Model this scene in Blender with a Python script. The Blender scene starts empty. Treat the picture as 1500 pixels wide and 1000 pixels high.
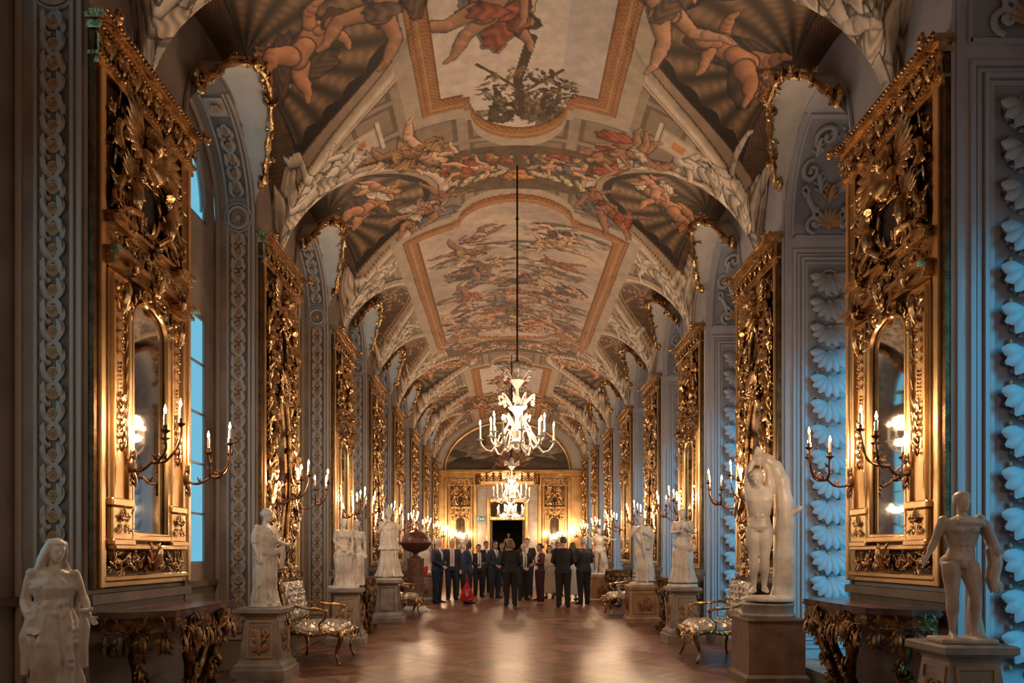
import bpy, math, random
import numpy as np
from mathutils import Vector, Matrix, noise as mnoise
PI = math.pi
SC = bpy.context.scene
COL = SC.collection

# ---------------------------------------------------------------- camera, sky, exposure
cam_d = bpy.data.cameras.new('camera'); cam = bpy.data.objects.new('camera', cam_d); COL.objects.link(cam)
cam.location = (-0.165, 0, 1.35); cam.rotation_euler = (PI/2, 0, 0)
cam_d.sensor_width = 36; cam_d.lens = 1080/1500*36; cam_d.shift_x = 9/1500; cam_d.shift_y = 311/1500
cam_d.clip_start = 0.05; cam_d.clip_end = 200
SC.camera = cam
SC.view_settings.view_transform = 'Standard'; SC.view_settings.look = 'None'
SC.view_settings.gamma = 1; SC.view_settings.use_curve_mapping = False
SC.view_settings.exposure = 0.0
world = bpy.data.worlds.new('sky'); SC.world = world; world.use_nodes = True
bgn = world.node_tree.nodes['Background']
bgn.inputs[0].default_value = (0.27, 0.76, 1.0, 1); bgn.inputs[1].default_value = 0.72
sund = bpy.data.lights.new('low_sky_glare', 'SUN'); sund.energy = 5.5; sund.color = (.025,.42,.66); sund.angle = math.radians(36)
suno = bpy.data.objects.new('low_sky_glare', sund); COL.objects.link(suno); suno.rotation_euler = Vector((-.62, 1.0, -.42)).to_track_quat('-Z', 'Y').to_euler()
SC.cycles.use_light_tree = True
SC.cycles.max_bounces = 5; SC.cycles.diffuse_bounces = 3; SC.cycles.glossy_bounces = 4
SC.cycles.transmission_bounces = 3; SC.cycles.transparent_max_bounces = 6
SC.cycles.sample_clamp_indirect = 3.0; SC.cycles.sample_clamp_direct = 0
SC.cycles.caustics_reflective = False; SC.cycles.caustics_refractive = False
SC.cycles.use_denoising = True
SC.cycles.use_adaptive_sampling = True; SC.cycles.adaptive_threshold = 0.02
CANDLE = (1.0, 0.66, 0.40)
P_SCONCE = 33.0; P_CHAND = 100.0

# ---------------------------------------------------------------- measures of the hall
A = 3.04                       # half width between the pier faces
DLb, DRb = 3.50, 3.98          # depth of the arch recesses, left and right
NL = [-1.9, 1.6, 5.03, 8.48, 12.0, 15.3, 18.5, 21.8, 25.1, 28.35]     # near edge of each pier, left
NR = [-1.8, 1.8, 5.27, 8.50, 11.83, 15.1, 18.45, 21.8, 25.1, 28.35]
PW = 1.54                      # pier width
YE = 30.2; YB = -2.4           # end walls
SPR, RISE = 5.15, 0.98         # springing and rise of the wall arches
Z0, BV, CR = 4.75, 2.25, 7.0   # main vault
def openings(N):
    o = []
    for k in range(len(N)-1): o.append((N[k]+PW+0.02, N[k+1]-0.03))
    return o
OL, OR = openings(NL), openings(NR)
def centres(N): return [N[k]+PW/2 for k in range(len(N))]
CL, CRr = centres(NL), centres(NR)
DEEP = [1.85, 1.15, 1.15, 1.15, 1.9, 1.9, 1.15, 1.15, 1.15]   # how close to the axis each penetration comes (index like openings)
DEEP = [1.9, 1.15, 1.15, 1.15, 1.9, 1.9, 1.15, 1.15, 1.9]
def zmain(X): return Z0 + BV*np.sqrt(np.clip(1-(np.abs(X)/A)**2, 0, 1))

# ---------------------------------------------------------------- mesh helpers
class MB:
    def __init__(s): s.v = []; s.f = []; s.m = []; s.M = None; s.mi = 0
    def add(s, vs, fs, mi=None):
        b = len(s.v)
        if s.M is not None: vs = [tuple(s.M @ Vector(p)) for p in vs]
        s.v.extend(vs); s.f.extend([tuple(i+b for i in f) for f in fs]); s.m.extend([s.mi if mi is None else mi]*len(fs))
    def box(s, x0, x1, y0, y1, z0, z1, mi=None, bev=0):
        if bev <= 0:
            v = [(x0,y0,z0),(x1,y0,z0),(x1,y1,z0),(x0,y1,z0),(x0,y0,z1),(x1,y0,z1),(x1,y1,z1),(x0,y1,z1)]
            s.add(v, [(0,3,2,1),(4,5,6,7),(0,1,5,4),(1,2,6,5),(2,3,7,6),(3,0,4,7)], mi)
        else:
            b = min(bev, (x1-x0)/2.2, (y1-y0)/2.2, (z1-z0)/2.2)
            R = []
            for z, e in ((z0,b),(z0+b,0),(z1-b,0),(z1,b)):
                q = b
                R.append([(x0+q+e*.0,y0+e,z),(x1-q,y0+e,z),(x1-e,y0+q,z),(x1-e,y1-q,z),(x1-q,y1-e,z),(x0+q,y1-e,z),(x0+e,y1-q,z),(x0+e,y0+q,z)])
            v = [p for r in R for p in r]; f = []
            for k in range(3):
                for i in range(8): j = (i+1) % 8; f.append((k*8+i, k*8+j, k*8+8+j, k*8+8+i))
            f.append(tuple(range(7,-1,-1))); f.append(tuple(range(24,32)))
            s.add(v, f, mi)
    def rings(s, R, closed=True, cap0=True, cap1=True, mi=None):
        n = len(R[0]); v = [p for r in R for p in r]; f = []
        for k in range(len(R)-1):
            for i in range(n if closed else n-1):
                j = (i+1) % n; f.append((k*n+i, k*n+j, (k+1)*n+j, (k+1)*n+i))
        if cap0: f.append(tuple(range(n-1,-1,-1)))
        if cap1: f.append(tuple(range((len(R)-1)*n, len(R)*n)))
        s.add(v, f, mi)
    def lathe(s, prof, c=(0,0,0), seg=16, sx=1, sy=1, mi=None, wav=0, nw=8):
        R = []
        for r, z in prof:
            R.append([(c[0]+sx*r*(1+wav*math.cos(nw*2*PI*i/seg))*math.cos(2*PI*i/seg), c[1]+sy*r*(1+wav*math.cos(nw*2*PI*i/seg))*math.sin(2*PI*i/seg), c[2]+z) for i in range(seg)])
        s.rings(R, mi=mi)
    def tube(s, pts, rad, seg=6, mi=None, flat=1.0, up=(0,-1,0)):
        P = [Vector(p) for p in pts]; n = len(P)
        if not hasattr(rad, '__len__'): rad = [rad]*n
        R = []; U = Vector(up)
        for k in range(n):
            t = (P[min(k+1,n-1)]-P[max(k-1,0)])
            if t.length < 1e-9: t = Vector((0,0,1))
            t.normalize(); a = t.cross(U)
            if a.length < 1e-3: a = t.cross(Vector((1,0,0.1)))
            a.normalize(); b = a.cross(t).normalized()
            R.append([tuple(P[k] + a*(rad[k]*math.cos(2*PI*i/seg)) + b*(rad[k]*flat*math.sin(2*PI*i/seg))) for i in range(seg)])
        s.rings(R, mi=mi)
    def ball(s, c, r, seg=8, rg=5, mi=None, rot=None):
        if not hasattr(r, '__len__'): r = (r, r, r)
        R = []
        for k in range(rg+1):
            a = -PI/2 + PI*(k+.001*(k==0)-.001*(k==rg))/rg*0.98 + 0.01*PI/1 - .0
            q = []
            for i in range(seg):
                p = Vector((r[0]*math.cos(a)*math.cos(2*PI*i/seg), r[1]*math.cos(a)*math.sin(2*PI*i/seg), r[2]*math.sin(a)))
                if rot is not None: p = rot @ p
                q.append((c[0]+p[0], c[1]+p[1], c[2]+p[2]))
            R.append(q)
        s.rings(R, mi=mi)
    def prism(s, poly, y0, y1, mi=None):     # polygon in x,z extruded along y
        n = len(poly)
        s.rings([[(x, y0, z) for x, z in poly], [(x, y1, z) for x, z in poly]], mi=mi)
    def slab(s, poly, z0, z1, mi=None):      # polygon in x,y extruded along z
        s.rings([[(x, y, z0) for x, y in poly], [(x, y, z1) for x, y in poly]], mi=mi)
    def mesh(s, name, mats, smooth=True, angle=40):
        me = bpy.data.meshes.new(name); me.from_pydata([tuple(p) for p in s.v], [], s.f)
        for m in (mats if isinstance(mats, (list, tuple)) else [mats]): me.materials.append(m)
        if any(s.m): me.polygons.foreach_set('material_index', s.m)
        me.update()
        if smooth:
            me.polygons.foreach_set('use_smooth', [True]*len(me.polygons))
            try: me.set_sharp_from_angle(angle=math.radians(angle))
            except Exception: pass
        return me
    def build(s, name, mats, parent=None, smooth=True, angle=40):
        return link(name, s.mesh(name, mats, smooth, angle), parent)
def link(name, data, parent=None):
    o = bpy.data.objects.new(name, data); COL.objects.link(o)
    if parent is not None: o.parent = parent
    return o
def struct(o, lab=None):
    o['kind'] = 'structure'
    if lab: o['label'] = lab
    return o
def tag(o, label, cat, group=None):
    o['label'] = label; o['category'] = cat
    if group: o['group'] = group
    return o
def thing(name, label, cat, loc=(0,0,0), rz=0, group=None):
    o = bpy.data.objects.new(name, None); COL.objects.link(o); o.location = loc; o.rotation_euler = (0,0,rz)
    o.empty_display_size = .1
    return tag(o, label, cat, group)
def dup(root, loc, rz, label, group=None, scale=None):
    def cp(o, par):
        c = o.copy(); COL.objects.link(c); c.parent = par
        for ch in o.children: cp(ch, c)
        return c
    r = cp(root, None); r.location = loc; r.rotation_euler = (0,0,rz); r['label'] = label
    if group: r['group'] = group
    if scale: r.scale = scale
    return r
def fuse(mb, voxel, smooth=3, fac=.5):
    """join all the shapes of mb into one continuous skin"""
    me = mb.mesh('tmp', [], smooth=False); o = bpy.data.objects.new('tmp', me); COL.objects.link(o)
    r = o.modifiers.new('r', 'REMESH'); r.mode = 'VOXEL'; r.voxel_size = voxel; r.use_smooth_shade = True
    if smooth: q = o.modifiers.new('s', 'SMOOTH'); q.iterations = smooth; q.factor = fac
    dg = bpy.context.evaluated_depsgraph_get(); ev = o.evaluated_get(dg)
    out = bpy.data.meshes.new_from_object(ev, depsgraph=dg)
    bpy.data.objects.remove(o); bpy.data.meshes.remove(me)
    out.polygons.foreach_set('use_smooth', [True]*len(out.polygons))
    return out
def fused(name, mb, mat, voxel, parent=None, smooth=3):
    me = fuse(mb, voxel, smooth); me.name = name; me.materials.clear(); me.materials.append(mat)
    return link(name, me, parent)

# ---------------------------------------------------------------- materials
def mat(name, col, rough=.5, metal=0, bump=0, bscale=20, var=0, vscale=6, col2=None, emis=None, estr=0, coat=0, detail=4, spec=None, stretch=None, var_lo=.35, var_hi=.65):
    m = bpy.data.materials.new(name); m.use_nodes = True; nt = m.node_tree; b = nt.nodes['Principled BSDF']
    b.inputs['Base Color'].default_value = (*col, 1); b.inputs['Roughness'].default_value = rough; b.inputs['Metallic'].default_value = metal
    if spec is not None: b.inputs['Specular IOR Level'].default_value = spec
    if coat: b.inputs['Coat Weight'].default_value = coat
    tc = nt.nodes.new('ShaderNodeTexCoord'); src = tc.outputs['Object']
    if stretch:
        mp = nt.nodes.new('ShaderNodeMapping'); mp.inputs['Scale'].default_value = stretch; nt.links.new(src, mp.inputs[0]); src = mp.outputs[0]
    if col2 is not None or var:
        n = nt.nodes.new('ShaderNodeTexNoise'); n.inputs['Scale'].default_value = vscale; n.inputs['Detail'].default_value = detail
        nt.links.new(src, n.inputs['Vector'])
        r = nt.nodes.new('ShaderNodeValToRGB'); r.color_ramp.elements[0].position = var_lo; r.color_ramp.elements[1].position = var_hi
        r.color_ramp.elements[0].color = (*(col2 if col2 is not None else [c*(1-var) for c in col]), 1); r.color_ramp.elements[1].color = (*col, 1)
        nt.links.new(n.outputs[0], r.inputs[0]); nt.links.new(r.outputs[0], b.inputs['Base Color'])
    if bump:
        n = nt.nodes.new('ShaderNodeTexNoise'); n.inputs['Scale'].default_value = bscale; n.inputs['Detail'].default_value = 3
        nt.links.new(src, n.inputs['Vector'])
        bp = nt.nodes.new('ShaderNodeBump'); bp.inputs['Strength'].default_value = bump; bp.inputs['Distance'].default_value = .02
        nt.links.new(n.outputs[0], bp.inputs['Height']); nt.links.new(bp.outputs[0], b.inputs['Normal'])
    if emis: b.inputs['Emission Color'].default_value = (*emis, 1); b.inputs['Emission Strength'].default_value = estr
    return m
M = {}
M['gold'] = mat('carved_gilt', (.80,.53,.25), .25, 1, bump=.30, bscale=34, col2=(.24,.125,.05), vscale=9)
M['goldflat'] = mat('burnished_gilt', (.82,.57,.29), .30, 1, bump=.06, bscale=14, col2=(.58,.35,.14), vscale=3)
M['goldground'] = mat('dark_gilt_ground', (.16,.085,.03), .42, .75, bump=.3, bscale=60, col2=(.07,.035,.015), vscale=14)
M['darkgold'] = mat('rubbed_gilt', (.36,.20,.08), .36, .85, bump=.4, bscale=40, col2=(.07,.035,.018), vscale=12)
M['bronze'] = mat('dark_bronze', (.16,.085,.045), .38, .9, bump=.15, bscale=40)
M['void'] = mat('near_black', (.035,.02,.016), .8)
M['mirror'] = mat('mirror_silvering', (.80,.78,.74), .035, 1, col2=(.62,.60,.57), vscale=3)
M['oldmirror'] = mat('spotted_old_mirror', (.62,.60,.56), .10, 1, col2=(.22,.20,.18), vscale=16)
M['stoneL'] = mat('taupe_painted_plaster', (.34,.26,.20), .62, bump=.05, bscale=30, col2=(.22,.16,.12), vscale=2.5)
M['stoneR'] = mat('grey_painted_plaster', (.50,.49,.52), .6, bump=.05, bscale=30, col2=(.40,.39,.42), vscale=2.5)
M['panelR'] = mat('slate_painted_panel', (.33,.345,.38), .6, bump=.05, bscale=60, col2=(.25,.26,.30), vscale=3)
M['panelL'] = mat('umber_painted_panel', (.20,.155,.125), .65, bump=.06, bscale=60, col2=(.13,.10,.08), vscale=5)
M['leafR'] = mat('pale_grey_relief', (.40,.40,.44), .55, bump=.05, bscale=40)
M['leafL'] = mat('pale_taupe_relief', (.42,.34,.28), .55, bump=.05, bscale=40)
M['ochre'] = mat('ochre_relief', (.45,.27,.14), .55, bump=.05, bscale=40)
M['terra'] = mat('terracotta_relief', (.33,.16,.08), .55, bump=.1, bscale=30)
M['cove'] = mat('pale_cove_plaster', (.60,.56,.50), .6, var=.12)
M['dado'] = mat('brown_panelled_dado', (.16,.115,.085), .5, bump=.05, bscale=10, col2=(.10,.07,.05), vscale=3)
M['marble'] = mat('white_marble', (.76,.71,.64), .36, bump=.08, bscale=25, col2=(.54,.47,.40), vscale=5)
M['marbleworn'] = mat('weathered_marble', (.60,.50,.42), .42, bump=.12, bscale=30, col2=(.38,.28,.21), vscale=6)
M['pedgrey'] = mat('grey_veined_marble', (.38,.33,.29), .35, bump=.04, bscale=20, col2=(.22,.18,.155), vscale=5)
M['pedbrown'] = mat('brown_wood_pedestal', (.26,.15,.09), .38, bump=.05, bscale=30, col2=(.15,.08,.05), vscale=5)
M['pedochre'] = mat('ochre_marble', (.48,.31,.17), .35, col2=(.30,.17,.09), vscale=5)
M['porphyry'] = mat('porphyry', (.13,.045,.035), .3, bump=.1, bscale=30, col2=(.07,.025,.02), vscale=60)
M['colmarble'] = mat('speckled_brown_marble', (.30,.18,.13), .3, col2=(.14,.08,.06), vscale=18)
M['darktop'] = mat('dark_marble_top', (.20,.12,.085), .16, col2=(.09,.05,.04), vscale=7)
M['silk'] = mat('silver_brocade', (.62,.55,.46), .24, .55, bump=.22, bscale=34, col2=(.42,.36,.29), vscale=10)
M['wax'] = mat('ivory_wax', (.85,.78,.62), .4)
M['wax'].node_tree.nodes['Principled BSDF'].inputs['Subsurface Weight'].default_value = 0
M['flame'] = mat('candle_flame', (1,.8,.5), .5, emis=(1,.70,.38), estr=28)
M['flame'].cycles.emission_sampling = 'NONE'
M['glassw'] = mat('milky_murano_glass', (.92,.86,.78), .12, 0, spec=.8)
b_ = M['glassw'].node_tree.nodes['Principled BSDF']; b_.inputs['Transmission Weight'].default_value = .25; b_.inputs['IOR'].default_value = 1.4
M['iron'] = mat('black_iron', (.03,.022,.018), .5, .5)
M['white'] = mat('white_enamel', (.8,.78,.74), .4)
M['winframe'] = mat('grey_window_frame', (.22,.26,.28), .5)
def floor_mat():
    m = bpy.data.materials.new('old_parquet'); m.use_nodes = True; nt = m.node_tree; b = nt.nodes['Principled BSDF']; L = nt.links.new
    tc = nt.nodes.new('ShaderNodeTexCoord')
    def brick(rot, off):
        mp = nt.nodes.new('ShaderNodeMapping'); mp.inputs['Rotation'].default_value = (0,0,rot); L(tc.outputs['Object'], mp.inputs[0])
        br = nt.nodes.new('ShaderNodeTexBrick'); br.offset = .5; L(mp.outputs[0], br.inputs['Vector'])
        br.inputs['Color1'].default_value = (.30,.135,.085,1); br.inputs['Color2'].default_value = (.075,.032,.021,1); br.inputs['Mortar'].default_value = (.035,.018,.012,1)
        br.inputs['Scale'].default_value = 1; br.inputs['Mortar Size'].default_value = .004; br.inputs['Brick Width'].default_value = .80; br.inputs['Row Height'].default_value = .105
        br.inputs['Bias'].default_value = -.1
        return br
    b1, b2 = brick(PI/4, 0), brick(-PI/4, 0)
    # chevron squares: alternate the two board directions
    mp = nt.nodes.new('ShaderNodeMapping'); mp.inputs['Rotation'].default_value = (0,0,0); L(tc.outputs['Object'], mp.inputs[0])
    ck = nt.nodes.new('ShaderNodeTexChecker'); ck.inputs['Scale'].default_value = 1/.62; L(mp.outputs[0], ck.inputs[0])
    mx = nt.nodes.new('ShaderNodeMix'); mx.data_type = 'RGBA'; L(ck.outputs['Fac'], mx.inputs[0]); L(b1.outputs[0], mx.inputs[6]); L(b2.outputs[0], mx.inputs[7])
    n = nt.nodes.new('ShaderNodeTexNoise'); n.inputs['Scale'].default_value = 2.2; n.inputs['Detail'].default_value = 6; L(tc.outputs['Object'], n.inputs[0])
    r = nt.nodes.new('ShaderNodeMapRange'); r.inputs[1].default_value = .3; r.inputs[2].default_value = .7; r.inputs[3].default_value = .6; r.inputs[4].default_value = 1.35; L(n.outputs[0], r.inputs[0])
    m2 = nt.nodes.new('ShaderNodeMix'); m2.data_type = 'RGBA'; m2.blend_type = 'MULTIPLY'; m2.inputs[0].default_value = 1; L(mx.outputs[2], m2.inputs[6]); L(r.outputs[0], m2.inputs[7])
    L(m2.outputs[2], b.inputs['Base Color'])
    r2 = nt.nodes.new('ShaderNodeMapRange'); r2.inputs[3].default_value = .24; r2.inputs[4].default_value = .40; L(n.outputs[0], r2.inputs[0]); L(r2.outputs[0], b.inputs['Roughness'])
    bp = nt.nodes.new('ShaderNodeBump'); bp.inputs['Strength'].default_value = .03; bp.inputs['Distance'].default_value = .004; L(mx.outputs[2], bp.inputs['Height']); L(bp.outputs[0], b.inputs['Normal'])
    return m
M['floor'] = floor_mat()
# ---------------------------------------------------------------- floor and walls
mb = MB(); mb.box(-A-.01, A+.01, YB, YE+5, -.1, 0); struct(mb.build('floor', M['floor'], smooth=False))
mb = MB()
for (a_, b_) in OR:   # raised marble step in each right recess
    mb.box(A-.03, DRb+.02, a_, b_, -.1, .15)
struct(mb.build('trim_1', M['pedgrey'], smooth=False))
mb = MB()
for (a_, b_) in OL: mb.box(-DLb-.02, -A+.01, a_, b_, -.1, .02)
struct(mb.build('trim_2', M['dado'], smooth=False))

def zceil(X, y, side):
    """height of the vault at distance X from the axis; side -1 left, +1 right"""
    X = np.abs(np.asarray(X, float)); y = np.asarray(y, float)
    z = zmain(X)
    C = CL if side < 0 else CRr
    for k in range(len(C)-1):
        y0, y1 = C[k], C[k+1]; c = (y0+y1)/2; w = (y1-y0)/2 - .07; xt = DEEP[k]
        t = np.clip(np.abs(y-c)/w, 0, 1)
        Xg = xt + (A-xt)*t**1.9
        inside = (X > Xg) & (np.abs(y-c) < w)
        zg = zmain(Xg); zz = zg - .25*(X-Xg)
        z = np.where(inside, np.maximum(zz, z), z)
    return z
def arch_z(y, a_, b_, spr=SPR, rise=RISE):
    c = (a_+b_)/2; r = (b_-a_)/2
    return spr + rise*math.sqrt(max(0, 1-((y-c)/r)**2))

def side_wall(side, N, O, back, mw, name, mjamb):
    f = side
    mb = MB(); ys = set([YB, YE])
    for a_, b_ in O:
        for i in range(33):
            t = i/32*PI; ys.add(round((a_+b_)/2 - math.cos(t)*(b_-a_)/2, 5))
    y = YB
    while y < YE: ys.add(round(y, 5)); y += .06
    ys = sorted(ys)
    ins = lambda y: next(((a_, b_) for a_, b_ in O if a_-1e-4 <= y <= b_+1e-4), None)
    for i in range(len(ys)-1):
        y0, y1 = ys[i], ys[i+1]; op = ins((y0+y1)/2)
        za, zb = float(zceil(A, y0, side)), float(zceil(A, y1, side)); za += .02; zb += .02
        l0, l1 = (0, 0) if op is None else (arch_z(y0, *op), arch_z(y1, *op))
        v = [(f*A,y0,l0),(f*A,y1,l1),(f*A,y1,max(zb,l1)),(f*A,y0,max(za,l0))]
        mb.add(v, [(0,1,2,3) if side < 0 else (3,2,1,0)])
        if op is not None:   # soffit
            v = [(f*A,y0,l0),(f*back,y0,l0),(f*back,y1,l1),(f*A,y1,l1)]
            mb.add(v, [(0,1,2,3) if side < 0 else (3,2,1,0)], 1)
    for a_, b_ in O:       # jambs
        for yy, s_ in ((a_, 1), (b_, -1)):
            v = [(f*A,yy,0),(f*back,yy,0),(f*back,yy,SPR),(f*A,yy,SPR)]
            mb.add(v, [(0,1,2,3)], 1)
    # outer thickness so daylight only enters by the windows
    return struct(mb.build(name, [mw, mjamb], smooth=False))
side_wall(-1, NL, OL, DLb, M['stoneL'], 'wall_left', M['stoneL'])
side_wall(1, NR, OR, DRb, M['stoneR'], 'wall_right', M['stoneR'])

# recess back walls with window openings, one mesh per side
def shaped(y, c, hw, z0, z1, notch=.10):
    """lower and upper edge of the lower window with its shaped corners"""
    d = abs(y-c)
    if d > hw: return None
    e = max(0, d-(hw-notch))/notch
    k = notch*(1-math.sqrt(max(0, 1-e*e)))
    return z0 + k*1.0, z1 - k*1.6
def back_wall(side, O, back, mt, name, hw, z0, z1, u0, urise, us):
    mb = MB(); f = side
    for a_, b_ in O:
        c = (a_+b_)/2; n = 44
        ys = sorted(set([a_, b_, c-hw, c+hw] + [a_+(b_-a_)*i/n for i in range(n+1)] + [c+hw*math.cos(PI*i/24) for i in range(25)]))
        for i in range(len(ys)-1):
            y0, y1 = ys[i], ys[i+1]; ym = (y0+y1)/2
            segs = []
            t0, t1 = arch_z(y0, a_, b_), arch_z(y1, a_, b_)
            w0 = shaped(y0, c, hw+1e-5, z0, z1); w1 = shaped(y1, c, hw+1e-5, z0, z1)
            if abs(ym-c) < hw and w0 and w1:
                up = lambda yy: us + urise*math.sqrt(max(0, 1-((yy-c)/hw)**2))
                segs = [(0, 0, w0[0], w1[0]), (w0[1], w1[1], u0, u0), (up(y0), up(y1), t0, t1)]
            else: segs = [(0, 0, t0, t1)]
            for q in segs:
                v = [(f*back,y0,q[0]),(f*back,y1,q[1]),(f*back,y1,max(q[3],q[1])),(f*back,y0,max(q[2],q[0]))]
                mb.add(v, [(0,1,2,3) if side < 0 else (3,2,1,0)])
            for q, w in ((segs[0], 2), (segs[0], 3)) if len(segs) == 1 else (): pass
        # reveals of the window holes, .16 deep
        d = .03*f
        for zf, in (((lambda yy: (shaped(yy, c, hw+1e-5, z0, z1) or (z0, z1))[0]),), ((lambda yy: (shaped(yy, c, hw+1e-5, z0, z1) or (z0, z1))[1]),), ((lambda yy: us + urise*math.sqrt(max(0, 1-((yy-c)/hw)**2))),), ((lambda yy: u0),)):
            q = [y for y in ys if abs(y-c) <= hw+1e-6]
            for i in range(len(q)-1):
                mb.add([(f*back,q[i],zf(q[i])),(f*back+d,q[i],zf(q[i])),(f*back+d,q[i+1],zf(q[i+1])),(f*back,q[i+1],zf(q[i+1]))], [(0,1,2,3)])
        for yy in (c-hw, c+hw):
            for za, zb in ((shaped(c-hw, c, hw+1e-5, z0, z1)), (u0, us)):
                mb.add([(f*back,yy,za),(f*back+d,yy,za),(f*back+d,yy,zb),(f*back,yy,zb)], [(0,1,2,3)])
    return struct(mb.build(name, mt, smooth=False))
WL = dict(hw=.68, z0=1.24, z1=3.98, u0=5.0, us=5.15, urise=.78)
WR = dict(hw=.62, z0=.35, z1=3.9, u0=5.0, us=5.01, urise=.02)
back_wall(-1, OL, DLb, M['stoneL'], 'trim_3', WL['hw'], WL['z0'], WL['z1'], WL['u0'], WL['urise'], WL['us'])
back_wall(1, OR, DRb, M['stoneR'], 'trim_4', WR['hw'], WR['z0'], WR['z1'], WR['u0'], WR['urise'], WR['us'])

def glass_mat():
    m = bpy.data.materials.new('window_glass'); m.use_nodes = True; nt = m.node_tree; nt.nodes.clear()
    o = nt.nodes.new('ShaderNodeOutputMaterial'); t = nt.nodes.new('ShaderNodeBsdfTransparent'); g = nt.nodes.new('ShaderNodeBsdfGlossy'); g.inputs['Roughness'].default_value = .02
    x = nt.nodes.new('ShaderNodeMixShader'); x.inputs[0].default_value = .06; t.inputs[0].default_value = (.92,.97,1,1)
    nt.links.new(t.outputs[0], x.inputs[1]); nt.links.new(g.outputs[0], x.inputs[2]); nt.links.new(x.outputs[0], o.inputs[0]); return m
M['glass'] = glass_mat()
nwin = 0
def window(side, c, back, W):
    global nwin
    f = side; x = f*(back+.01); hw = W['hw']
    nwin += 1
    fr = MB()
    for (za, zb) in ((W['z0'], W['z1']), (W['u0'], W['us']+W['urise'])):
        up = za > 4.9
        for yy in (c-hw, c, c+hw):
            w = .03
            top = zb if not up else (W['us']+W['urise']*(1 if yy == c else 0.05))
            fr.box(min(x, x+f*.02), max(x, x+f*.02), yy-w, yy+w, za, top)
        for zz in ([za+.0, zb-.03] if not up else [za]) + ([] if up else [za+(zb-za)*k/5 for k in range(1, 5)]):
            w = .012 if za < zz < zb-.05 else .03
            fr.box(min(x, x+f*.02), max(x, x+f*.02), c-hw, c+hw, zz-w, zz+w)
        if up:
            pts = [(x+f*.03, c+hw*math.cos(PI*i/16), W['us']+W['urise']*math.sin(PI*i/16)) for i in range(17)]
            fr.tube(pts, .03, 4, up=(1,0,0))
    o = struct(fr.build('window_%d' % nwin, M['winframe'], smooth=False))
    g = MB()
    n = 16
    for i in range(n):
        y0, y1 = c-hw+2*hw*i/n, c-hw+2*hw*(i+1)/n
        for za, zb0, zb1 in ((W['z0'], W['z1'], W['z1']), (W['u0'], W['us']+W['urise']*math.sqrt(max(0,1-((y0-c)/hw)**2)), W['us']+W['urise']*math.sqrt(max(0,1-((y1-c)/hw)**2)))):
            g.add([(x+f*.02,y0,za),(x+f*.02,y1,za),(x+f*.02,y1,zb1),(x+f*.02,y0,zb0)], [(0,1,2,3)])
    gg = g.build('glass_pane', M['glass'], o, smooth=False)
    # daylight sampling portal in the opening
    ld = bpy.data.lights.new('portal', 'AREA'); ld.shape = 'RECTANGLE'; ld.size = 2*hw; ld.size_y = W['us']+W['urise']-W['z0']; ld.cycles.is_portal = True
    lo = link('daylight_portal', ld); lo.location = (f*(back+.2), c, (W['z0']+W['us']+W['urise'])/2); lo.rotation_euler = (0, f*PI/2, 0)
    lo.rotation_euler = (PI/2, 0, f*PI/2)
for (a_, b_) in OL[1:]: window(-1, (a_+b_)/2, DLb, WL)
for (a_, b_) in OR[1:]: window(1, (a_+b_)/2, DRb, WR)
# plain close-off of the two openings behind the camera
mb = MB()
for side, O, bk in ((-1, OL, DLb), (1, OR, DRb)):
    a_, b_ = O[0]; x = side*(bk+.18); mb.box(min(x, x+side*.02), max(x, x+side*.02), a_, b_, 0, 6.3)
struct(mb.build('trim_5', M['dado'], smooth=False))

# wall behind the camera
mb = MB(); mb.box(-A, A, YB-.1, YB, 0, 7.1); struct(mb.build('wall_back', M['stoneL'], smooth=False))
# ---------------------------------------------------------------- painted vault
XS = np.linspace(0, PI/2, 400); _x = A*np.sin(XS); _z = Z0+BV*np.cos(XS)
_s = np.concatenate([[0], np.cumsum(np.hypot(np.diff(_x), np.diff(_z)))]); SMAX = _s[-1]
def s_of(X): return np.interp(np.abs(X), _x, _s)*np.sign(X)
def x_of(s): return np.interp(np.abs(s), _s, _x)*np.sign(s)
ys = [YB]
while ys[-1] < YE:
    y = ys[-1]
    ys.append(min(YE, y + (0.12 if y < 4.0 else max(.011, y*y/6048*1.15))))
Yg = np.array(ys); Sg = np.linspace(-SMAX, SMAX, 640)
ny, ns = len(Yg), len(Sg)
rng = np.random.RandomState(7)
def vnoise(S, Y, sc, seed):
    r = np.random.RandomState(seed); T = r.rand(64, 64)
    a = S*sc+100.3; b = Y*sc+57.7; ia = np.floor(a).astype(int); ib = np.floor(b).astype(int); fa = a-ia; fb = b-ib
    fa = fa*fa*(3-2*fa); fb = fb*fb*(3-2*fb); g = lambda i, j: T[i % 64, j % 64]
    return (g(ia,ib)*(1-fa)+g(ia+1,ib)*fa)*(1-fb) + (g(ia,ib+1)*(1-fa)+g(ia+1,ib+1)*fa)*fb
def fbm(S, Y, sc, seed, o=4):
    t = 0; a = .5
    for k in range(o): t = t + a*vnoise(S, Y, sc*2**k, seed+k); a *= .5
    return t/(1-.5**o)
SS, YY = np.meshgrid(Sg, Yg); XX = x_of(SS)
N1 = fbm(SS, YY, 2.2, 3, 5); N2 = fbm(SS, YY, 9, 11, 4)
C = np.ones((ny, ns, 3))*np.array([.36,.30,.245])
def put(mask, col, a=1.0):
    C[mask] = C[mask]*(1-a) + np.array(col)*a
class Art:
    """paints into the part of the canvas near a primitive"""
    @staticmethod
    def win(x0, x1, y0, y1):
        i0, i1 = np.searchsorted(Sg, [x0, x1]); j0, j1 = np.searchsorted(Yg, [y0, y1])
        if i1-i0 < 1 or j1-j0 < 1: return None
        return slice(j0, j1), slice(i0, i1)
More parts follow.
